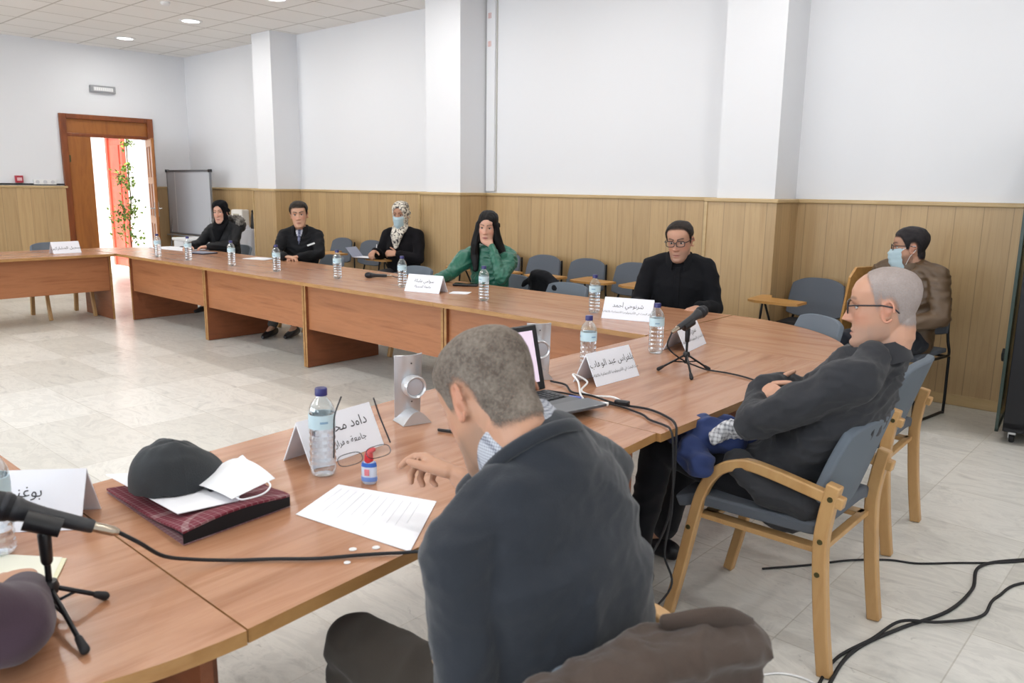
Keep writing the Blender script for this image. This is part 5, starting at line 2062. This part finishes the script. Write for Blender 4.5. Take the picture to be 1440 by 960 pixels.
for c0, c1 in ((.04, .46), (.54, .96)):
    pts = []
    for k in range(20):
        a = 2 * math.pi * k / 20
        u = (c0 + c1) / 2 + (c1 - c0) / 2 * math.cos(a)
        pts.append(g1 + dx * u + dn * (.017 * (1 - math.sin(a))))
    mb.add(pts, [tuple(range(20))])
build('lens', mb, mat_lens, parent=t)
for g_, e1, e2 in ((g1, Vector((-1.478, 1.172, .977)) - o_, Vector((-1.492, 1.166, 1.020)) - o_), (g2, Vector((-1.511, 1.065, .992)) - o_, Vector((-1.505, 1.081, 1.037)) - o_)):
    build('temple', MB().tube(cr([g_, g_.lerp(e1, .5), e1, e2], 5), .0019, n=8), mat_glassframe, parent=t, smooth=True)

# brown jacket over the back of his chair
t = thing('jacket', 'brown jacket hung over the back of the nearest chair', 'jacket', (-.575, .998, -.005), rad(70))
mat_brown = cloth_mat('brown_jacket', '463931', .75, 250, .35, .14, .15)
c = MB()
c.tube([(-.20, .005, .785), (-.10, .0, .812), (.0, .0, .818), (.10, .0, .812), (.19, .005, .785)], [(.064, .032)] * 5, n=16, side=(0, 1, 0))
c.tube([(0, -.03, .79), (0, -.04, .60), (0, -.05, .34)], [(.185, .022), (.20, .030), (.21, .034)], side=(1, 0, 0), n=24)
c.tube([(0, .045, .80), (0, .075, .62)], [(.215, .018), (.215, .016)], side=(1, 0, 0), n=24)
c.tube([(.165, -.01, .76), (.185, -.03, .62), (.18, -.05, .40)], [.038, .045, .045], n=16)
c.tube([(-.20, -.01, .79), (-.235, -.03, .62), (-.23, -.05, .40)], [.042, .05, .045], n=16)
jm = evaluated(c, .007, 4)
folds(jm, amp=.011, freq=8, seed=9, stretch=(1.6, 1, .6))
folds(jm, amp=.004, freq=24, seed=2)
finish('jacket_body', jm, mat_brown, t)
build('collar', MB().tube(cr([(.04, .04, .838), (.08, .01, .852), (.13, -.0, .846), (.18, .0, .815)], 6), [(.010, .020)] * 19, n=12, side=(0, 1, 0)), mat_brown, parent=t, smooth=True)

# ---- the man in the grey jacket with folded arms
mat_greyjacket = cloth_mat('grey_wool_jacket', '333438', .95, 380, .5, .2, .1)
J = dict(pel=(0, .05, .565), waist=(0, -.005, .68), chest=(0, -.105, .86), neck=(0, -.205, 1.035))
armsB = {'L': ((-.195, -.195, .970), (-.245, .095, .785), (.02, .175, .835), dict(d=(.8, -.6, -.05), n=(.6, .8, .1), curl=(.3,) * 4, s=.95)),
         'R': ((.185, -.165, .975), (.225, .110, .805), (-.070, .155, .862), dict(d=(-.62, -.78, -.02), n=(-.55, .45, .70), curl=(.25, .25, .3, .35), s=.90))}
p7, me7, cm7, hm7, inv7 = person('person with shaven head and glasses leaning back with folded arms in a dark grey jacket', (-.985, 2.62, 0), rad(90), J,
                                 ((0, -.198, 1.164), 14, -5, 0), armsB, dict(mat=mat_greyjacket, sleeve=.97, cuff=.045, hem=.07,
                                 extra=[(([(0, .06, .60), (0, .14, .60), (-.01, .25, .600)], [(.195, .095), (.200, .075), (.175, .045)]), dict(side=(1, 0, 0), n=24)),
                                        (([(0, -.16, .93), (0, -.115, .80), (0, -.01, .64)], [(.20, .105), (.205, .110), (.19, .10)]), dict(side=(1, 0, 0), n=24)),
                                        (([(-.19, .16, .62), (-.205, .05, .555), (-.19, -.08, .535)], [.045, .055, .050]), dict(n=18))]), voxel=.0032, cvoxel=.0065, skin='c4957c', hs=1.045,
                                 hair='buzz_receding', hair_mat_=hair_mat('hair_shaven_grey', '998d88', 'a99d99', 200, .8, fade=True), brow='8a6e5e', stubble='ad9080',
                                 legs={'L': ((-.10, .02, .53), (-.14, .50, .60), (-.13, .58, .12), (-.14, .74, .03)), 'R': ((.10, .02, .53), (.15, .50, .58), (.14, .62, .12), (.15, .78, .03))},
                                 trousers_mat=cloth_mat('navy_black_trousers', '15161c', .9, 300, .3), foldp=dict(amp=.012, freq=7.5, seed=5.0, stretch=(1, 1, 1.5), fine=.3), fat=1.08, nose=1.2, neck_r=.055, girth=1.08, bulk=False, brow_w=.8)
collar(p7, (0, -.192, 1.000), -14, .079, .086, .050, .014, mat_greyjacket, 'jacket_collar', gap=70, th=.006, drop=.02)
glasses(p7, hm7, thick=.0021)
t = thing('folded_garment', 'crumpled blue garment on the lap of the man with folded arms', 'clothing', (-1.265, 2.45, .645), 0)
c = MB()
c.tube([(-.08, -.03, .02), (-.02, .0, .045), (.06, .03, .03)], [.055, .065, .055], n=16)
c.tube([(-.10, .10, .01), (.02, .12, .035), (.08, .12, .01)], [.05, .055, .045], n=16)
c.tube([(.02, -.10, -.03), (-.04, -.08, .0)], [.05, .05], n=16)
gm = evaluated(c, .006, 3)
folds(gm, amp=.014, freq=13, seed=4)
finish('cloth', gm, cloth_mat('blue_cotton', '2c3a66', .85, 300, .3), t)
t = thing('scarf', 'grey and white checked scarf bunched between lap and folded arms', 'scarf', (-1.165, 2.42, .715), 0)
c = MB()
c.tube([(-.06, -.02, -.02), (-.02, .01, .02), (.04, .03, .035), (.08, .06, .03)], [.022, .026, .028, .022], n=12)
c.tube([(-.07, .02, -.035), (.0, .04, .0)], [.022, .024], n=12)
gm = evaluated(c, .005, 2)
folds(gm, amp=.008, freq=22, seed=2)
finish('cloth', gm, checks('grey_white_check', 'd5d5d8', '6f7076', 70.0, .4), t)

# ---- the man in the black coat and glasses
mat_blackcoat = cloth_mat('black_coat', '15161a', .9, 300, .25, .2, .02, .2)
J0 = dict(pel=(0, -.02, .56), waist=(0, -.01, .70), chest=(0, .0, .87), neck=(0, .01, 1.055))
arms5 = {'L': ((-.190, .0, .985), (-.260, .05, .715), (-.16, .30, .755), dict(d=(.5, 1, -.1), n=(0, 0, 1), curl=(.3,) * 4)),
         'R': ((.190, .0, .985), (.270, .07, .715), (.22, .30, .755), dict(d=(-.4, 1, -.1), n=(0, 0, 1), curl=(.3,) * 4))}
p5, me5, cm5, hm5, inv5 = person('person in a black buttoned coat and dark-rimmed glasses behind the far desks', (-2.86, 4.93, 0), rad(180 + 26), J0,
                                 ((.0, .055, 1.165), -12, -10, 3), arms5, dict(mat=mat_blackcoat, sleeve=.95, hem=.06), skin='bf9179', hs=1.08, hair='receding', hair_mat_=hair_mat('hair_black', '1b1715', '332b27', fade=True), cvoxel=.008,
                                 stubble='8a6f60', fat=1.12, girth=1.1, top_name='coat', jaw=1.0, neck_r=.060)
glasses(p5, hm5, w=.027, h=.018, thick=.0024)
collar(p5, (0, .01, 1.025), -8, .082, .086, .060, .020, mat_blackcoat, 'coat_collar', gap=46, drop=.03, th=.007)
shell('button_placket', cm5, lambda co: np.where((np.abs(co[:, 0]) < .022) & (co[:, 1] > 0) & (co[:, 2] < 1.0), .004, np.nan), mat_blackcoat, p5, solid=.004)

# ---- the man in the black jacket at the far desks
mat_blackjacket = cloth_mat('black_jacket', '121317', .75, 200, .3, .25, .02, .25)
arms2 = {'L': ((-.175, .0, .985), (-.225, .18, .80), (-.05, .36, .790), dict(d=(.9, .35, -.1), n=(0, -.1, 1), curl=(.6,) * 4)),
         'R': ((.175, .0, .985), (.225, .18, .80), (.10, .38, .790), dict(d=(-.9, .35, -.05), n=(0, 0, 1), curl=(.6,) * 4))}
p2, me2, cm2, hm2, inv2 = person('person in a black padded jacket with a striped tie at the far desks', (-7.46, 4.90, 0), rad(180 + 46), J0,
                                 ((-.0, .06, 1.20), 6, -3, 3), arms2, dict(mat=mat_blackjacket, sleeve=.97, hem=.05, cuff=.042), skin='c79a80', hs=1.10, hair='short', hair_mat_=hair_mat('hair_dark', '1d1815', '38302a', fade=True), fat=1.02, girth=1.0, cvoxel=.009,
                                 trousers_mat=cloth_mat('grey_trousers', '4a4844', .9, 300, .3), foldp=dict(amp=.008, freq=9, seed=1.0, stretch=(1, 1, 1.8)), neck_r=.058,
                                 legs={'L': ((-.10, .0, .54), (-.10, .46, .55), (-.02, .60, .10), (.02, .76, .03)), 'R': ((.10, .0, .54), (.13, .46, .55), (.20, .60, .10), (.24, .76, .03))})
shell('shirt_front', cm2, tri_patch(.055, .92, 1.12, 1.06), plain('shirt_white', 'd5d8e4', .7), p2, solid=.003)
shell('tie', cm2, tri_patch(.016, .88, 1.05, .94, t=.008), checks('tie_stripe', '2a2f4a', '9aa0c0', 60.0, .4), p2, solid=.004)
collar(p2, (0, .01, 1.025), -6, .082, .086, .060, .016, mat_blackjacket, 'jacket_collar', gap=60, drop=.04, th=.007)
build('pocket_mark', MB().box((0, 0, 0), (.085, .006, .018), mx=Matrix.Translation((-.13, .145, .90)) @ Matrix.Rotation(rad(20), 4, 'Y')), mat_white, parent=p2, bevel=.003, label='small white chest logo strip')


# ---- head scarves
def scarf(parent, hm, neck, front, mat, name='headscarf', zop=(-.118, .083), xop=.054, drape=True, width=.10):
    c = MB()
    S4 = Matrix.Scale(1.115, 4)
    h = head_mb(1.0, Matrix.Identity(4))
    h.v = [tuple(hm @ Matrix.Translation((0, -.008, .004)) @ S4 @ Vector(v)) for v in h.v]
    c.v, c.f, c.m = h.v, h.f, h.m
    nk = hm @ Vector((0, -.02, -.10))
    nb = Vector(neck)
    c.tube([hm @ Vector((0, -.02, -.03)), nk, nb + Vector((0, .005, .0))], [.076, .078, .092], n=24)
    if drape:
        c.tube([nb + Vector((0, .03, .015)), nb + Vector((0, front * .9, -.07)), nb + Vector((0, front, -.19))], [(width, .05), (width * .85, .035), (width * .35, .022)], side=(1, 0, 0), n=24)
    m = evaluated(c, .006, 4)
    folds(m, amp=.005, freq=13, seed=6, stretch=(1, 1, .6))
    inv = np.array(hm.inverted())
    v = getv(m)
    q = v @ inv[:3, :3].T + inv[:3, 3]
    zc, zh = (zop[0] + zop[1]) / 2, (zop[1] - zop[0]) / 2
    e = (q[:, 0] / xop) ** 2 + ((q[:, 2] - zc) / zh) ** 2
    kill = (e < 1) & (q[:, 1] > .01)
    bm = bmesh.new()
    bm.from_mesh(m)
    bm.verts.ensure_lookup_table()
    bmesh.ops.delete(bm, geom=[bm.verts[i] for i in np.nonzero(kill)[0]], context='VERTS')
    bm.to_mesh(m)
    bm.free()
    o = finish(name, m, mat, parent)
    s_ = o.modifiers.new('t', 'SOLIDIFY')
    s_.thickness = .006
    s_.offset = -1
    return o


# ---- the woman in the fur-trimmed parka
mat_parka = cloth_mat('parka', '101115', .65, 160, .35, .3, .02, .3)
arms1 = {'L': ((-.17, .0, .965), (-.225, .17, .80), (-.05, .36, .795), dict(d=(.8, .5, -.05), n=(0, 0, 1), curl=(.6,) * 4)),
         'R': ((.17, .0, .965), (.225, .20, .80), (.17, .42, .795), dict(d=(-.2, 1, -.05), n=(0, 0, 1), curl=(.5,) * 4))}
p1, me1, cm1, hm1, inv1 = person('person in a black headscarf and black parka with grey fur on the hood', (-9.12, 4.92, 0), rad(180 + 25), J0,
                                 ((.0, .06, 1.175), 16, -4, 4), arms1, dict(mat=mat_parka, sleeve=.97, hem=.05, cuff=.042), skin='cfa08a', hs=1.06, female=True, fat=1.12, girth=1.06, cvoxel=.010, top_name='parka',
                                 foldp=dict(amp=.010, freq=8, seed=7.0, stretch=(.7, .7, 2.2)), lips='b0645c',
                                 legs={'L': ((-.10, .0, .54), (-.13, .44, .55), (-.13, .22, .10), (-.14, .38, .03)), 'R': ((.10, .0, .54), (.13, .44, .55), (.13, .22, .10), (.14, .38, .03))})
scarf(p1, hm1, (0, .02, 1.05), .115, cloth_mat('black_scarf', '0c0c10', .85, 300, .2, .1, .0, .2))
c = MB()
c.tube(cr([(-.19, -.02, 1.05), (-.16, -.11, 1.085), (-.04, -.15, 1.10), (.08, -.14, 1.10), (.18, -.08, 1.07)], 6), [.034, .038, .040, .042, .044, .044] * 4 + [.04], n=14)
fm = evaluated(c, .006, 1)
v_, n_ = getv(fm), getn(fm)
for i in range(len(v_)):
    v_[i] += n_[i] * (.020 * noise.noise(Vector(v_[i] * 75)) + .010 * noise.noise(Vector(v_[i] * 160)))
setv(fm, v_)
finish('hood_fur', fm, hair_mat('fur_grey', '4a4744', '9a958e', 60, .9), p1)
c = MB()
c.tube(cr([(-.17, -.06, 1.0), (-.10, -.17, 1.03), (.02, -.20, 1.04), (.14, -.15, 1.02)], 5), .07, n=16)
hmesh = evaluated(c, .010, 4)
folds(hmesh, amp=.01, freq=9, seed=2)
finish('hood', hmesh, mat_parka, p1)

# ---- the woman in the patterned scarf with a mask, writing on her chair tablet
mat_coat3 = cloth_mat('black_wool_coat', '121014', .9, 300, .3, .2, .02, .2)
arms3 = {'L': ((-.185, .0, .985), (-.255, .10, .745), (-.03, .20, .80), dict(d=(.95, .2, .05), n=(0, .8, .5), curl=(.7,) * 4)),
         'R': ((.185, .0, .985), (.25, .06, .76), (.20, .27, .83), dict(d=(-.1, .9, -.3), n=(.2, .1, 1), curl=(.8,) * 4))}
p3, me3, cm3, hm3, inv3 = person('person in a floral headscarf and blue mask writing in a notebook by the wall', (-6.80, 5.76, 0), rad(180 + 22), J0,
                                 ((.0, .045, 1.205), 8, -6, 0), arms3, dict(mat=mat_coat3, sleeve=.95, hem=.10), skin='b98a70', hs=1.08, female=True, fat=1.1, girth=1.12, cvoxel=.010, top_name='coat', brow='241a16',
                                 foldp=dict(amp=.007, freq=7, seed=8.0))
scarf(p3, hm3, (0, .03, 1.06), .125, spots('floral_scarf', 'ddd6c8', '3b3638', 42.0, .47), width=.085)
worn_mask(p3, hm3, mat_mask_blue)
t = thing('open_notebook', 'open notebook held on the chair tablet by the woman in the patterned scarf', 'notebook', (-7.15, 5.56, .722), rad(15))
build('cover', MB().box((0, 0, .006), (.30, .20, .010)), plain('brown_cover', '3a2a28', .5), parent=t, bevel=.003)
build('page', MB().box((.0, 0, .013), (.28, .185, .003)), mat_paper, parent=t)
R = Matrix.Translation((-.15, 0, .012)) @ Matrix.Rotation(rad(48), 4, 'Y')
build('raised_page', MB().box((-.07, 0, .0), (.14, .19, .003), mx=R), plain('page_blue_grey', '9aa0b4', .6), parent=t)
t = thing('pen', 'pen standing upright in the fingers of the writing woman by the wall', 'pen', (-7.02, 5.555, .79), 0)
build('barrel', MB().tube([(0, 0, -.05), (.0, .02, .09)], .0045), mat_white, parent=t, smooth=True)
build('tip', MB().tube([(0, 0, -.05), (0, -.003, -.066)], [.004, .001]), mat_black, parent=t, smooth=True)

# ---- the woman in green
mat_green = cloth_mat('green_satin', '1f6652', .38, 220, .15, .15, .1, .6)
arms4 = {'L': ((-.175, .0, .955), (-.175, .27, .790), (-.055, .140, 1.045), dict(d=(.55, -.02, .45), n=(-.2, .9, .3), curl=(1.2, 1.25, 1.3, 1.3), thumb=(.5, .5, -.3), s=.92)),
         'R': ((.175, .0, .955), (.29, .20, .80), (.36, .44, .775), dict(d=(.1, 1, -.1), n=(0, 0, 1), curl=(.7,) * 4, s=.92))}
p4, me4, cm4, hm4, inv4 = person('person with long black hair in a green puff-sleeved blouse, chin on her hand', (-4.66, 4.90, 0), rad(180 + 28), J0,
                                 ((.0, .07, 1.185), 4, -6, -3), arms4, dict(mat=mat_green, sleeve=.95, hem=.04, puff=1.42, cuff=.034), skin='d3a58e', hs=1.02, female=True, fat=.95, girth=.88, top_name='blouse', lips='b04a50', cvoxel=.007,
                                 foldp=dict(amp=.008, freq=12, seed=3.0, stretch=(1, 1, 1.5)), neck_r=.048, jaw=.93)
mat_blackhair = hair_mat('hair_long_black', '070607', '100d0f', 60, .5)
c = MB()
S4 = Matrix.Scale(1.10, 4)
h = head_mb(1.0, Matrix.Identity(4))
h.v = [tuple(hm4 @ Matrix.Translation((0, -.012, .006)) @ S4 @ Vector(v)) for v in h.v]
c.v, c.f, c.m = h.v, h.f, h.m
q4 = lambda *p: hm4 @ Vector(p)
c.tube([q4(.040, .010, .085), q4(.070, .020, .03), q4(.081, .022, -.05), q4(.09, .04, -.13), Vector((.10, .10, .96)), Vector((.085, .135, .84))], [(.028, .030), (.024, .034), (.030, .036), (.038, .034), (.040, .026), (.022, .016)], n=16)
c.tube([q4(-.040, .0, .085), q4(-.070, .010, .03), q4(-.082, .010, -.05), q4(-.10, .01, -.13), Vector((-.13, .05, .96)), Vector((-.125, .09, .86))], [(.028, .030), (.026, .036), (.032, .038), (.042, .038), (.042, .030), (.022, .018)], n=16)
c.tube([q4(0, -.07, .02), q4(0, -.085, -.08), Vector((0, -.08, 1.0)), Vector((0, -.12, .84))], [(.075, .045), (.080, .04), (.105, .04), (.09, .025)], side=(1, 0, 0), n=20)
hm_ = evaluated(c, .005, 9)
folds(hm_, amp=.003, freq=30, seed=1, stretch=(1, 1, .12))
v_ = getv(hm_)
q = v_ @ inv4[:3, :3].T + inv4[:3, 3]
e = (np.abs(q[:, 0] + .002) / .061) ** 2 + (np.abs(q[:, 2] + .033) / .112) ** 2
kill = (e < 1) & (q[:, 1] > .015)
bm = bmesh.new()
bm.from_mesh(hm_)
bm.verts.ensure_lookup_table()
bmesh.ops.delete(bm, geom=[bm.verts[i] for i in np.nonzero(kill)[0]], context='VERTS')
bm.to_mesh(hm_)
bm.free()
o = finish('hair', hm_, mat_blackhair, p4)
s_ = o.modifiers.new('t', 'SOLIDIFY')
s_.thickness = .003
s_.offset = -1
t = thing('coat', 'black coat draped over the chair back beside the woman in green', 'coat', (-4.30, 5.16, -.055), rad(165))
c = MB()
c.tube([(-.22, 0, .76), (-.08, .0, .84), (.08, .0, .84), (.22, 0, .74)], [.045, .055, .055, .045], n=16)
c.tube([(0, -.01, .80), (0, -.02, .45)], [(.23, .05), (.24, .06)], side=(1, 0, 0), n=20)
jm = evaluated(c, .010, 4)
folds(jm, amp=.012, freq=8, seed=1)
finish('coat_body', jm, mat_blackcoat, t)

# ---- the man in the brown leather jacket
mat_leather = cloth_mat('brown_leather', '5a4632', .42, 120, .25, .2, .0, .5)
arms6 = {'L': ((-.20, .0, .985), (-.285, .05, .725), (-.10, .26, .66), dict(d=(.7, .6, -.1), n=(0, .3, 1), curl=(.6,) * 4)),
         'R': ((.20, .0, .985), (.27, .06, .73), (.08, .26, .66), dict(d=(-.7, .6, -.1), n=(0, .3, 1), curl=(.6,) * 4))}
p6, me6, cm6, hm6, inv6 = person('person in a brown leather jacket with glasses and a pale blue mask by the wall', (-1.59, 5.76, 0), rad(180 - 18), J0,
                                 ((.0, .035, 1.155), -50, -2, 0), arms6, dict(mat=mat_leather, sleeve=.96, hem=.05), skin='b98c74', hs=1.06, hair='short', hair_mat_=hair_mat('hair_black_short', '17151a', '3a3536', 90, fade=True), fat=1.12, girth=1.1, cvoxel=.009,
                                 foldp=dict(amp=.009, freq=10, seed=4.0, stretch=(1, 1, 1.7)), stubble='5e4c42', trousers_mat=cloth_mat('dark_jeans', '1d212b', .9, 300, .3), neck_r=.060)
glasses(p6, hm6, thick=.002)
worn_mask(p6, hm6, mat_mask_blue)
collar(p6, (0, .01, 1.03), -6, .080, .084, .035, .006, mat_leather, 'jacket_collar', gap=30, th=.007)
shell('zip', cm6, lambda co: np.where((np.abs(co[:, 0]) < .010) & (co[:, 1] > 0) & (co[:, 2] < 1.02), .004, np.nan), mat_steel, p6, solid=.003)

# ---- the person in purple at the bottom left edge
mat_purple = cloth_mat('purple_cloth', '44333f', .9, 300, .3, .12, .2)
arms9 = {'L': ((-.19, .02, .985), (-.26, .12, .74), (-.10, .34, .775), dict(d=(.5, .9, 0), n=(0, 0, 1), curl=(.4,) * 4)),
         'R': ((.17, .10, .985), (.205, .345, .830), (.0, .45, .775), dict(d=(-1, .2, 0), n=(0, 0, 1), curl=(.4,) * 4))}
p9, me9, cm9, hm9, inv9 = person('person in purple leaning on the near corner desk, only an elbow inside the picture', (-1.525, -.035, 0), rad(6), J0,
                                 ((.0, .06, 1.20), 10, -5, 0), arms9, dict(mat=mat_purple, sleeve=.95, hem=.05), skin='c29478', hs=1.05, hair='short', hair_mat_=bpy.data.materials['hair_dark'], fat=1.2, girth=1.1, cvoxel=.009, top_name='sweater',
                                 legs={'L': ((-.10, .0, .54), (-.13, .42, .55), (-.13, .46, .10), (-.14, .62, .03)), 'R': ((.10, .0, .54), (.13, .42, .55), (.13, .46, .10), (.14, .62, .03))})
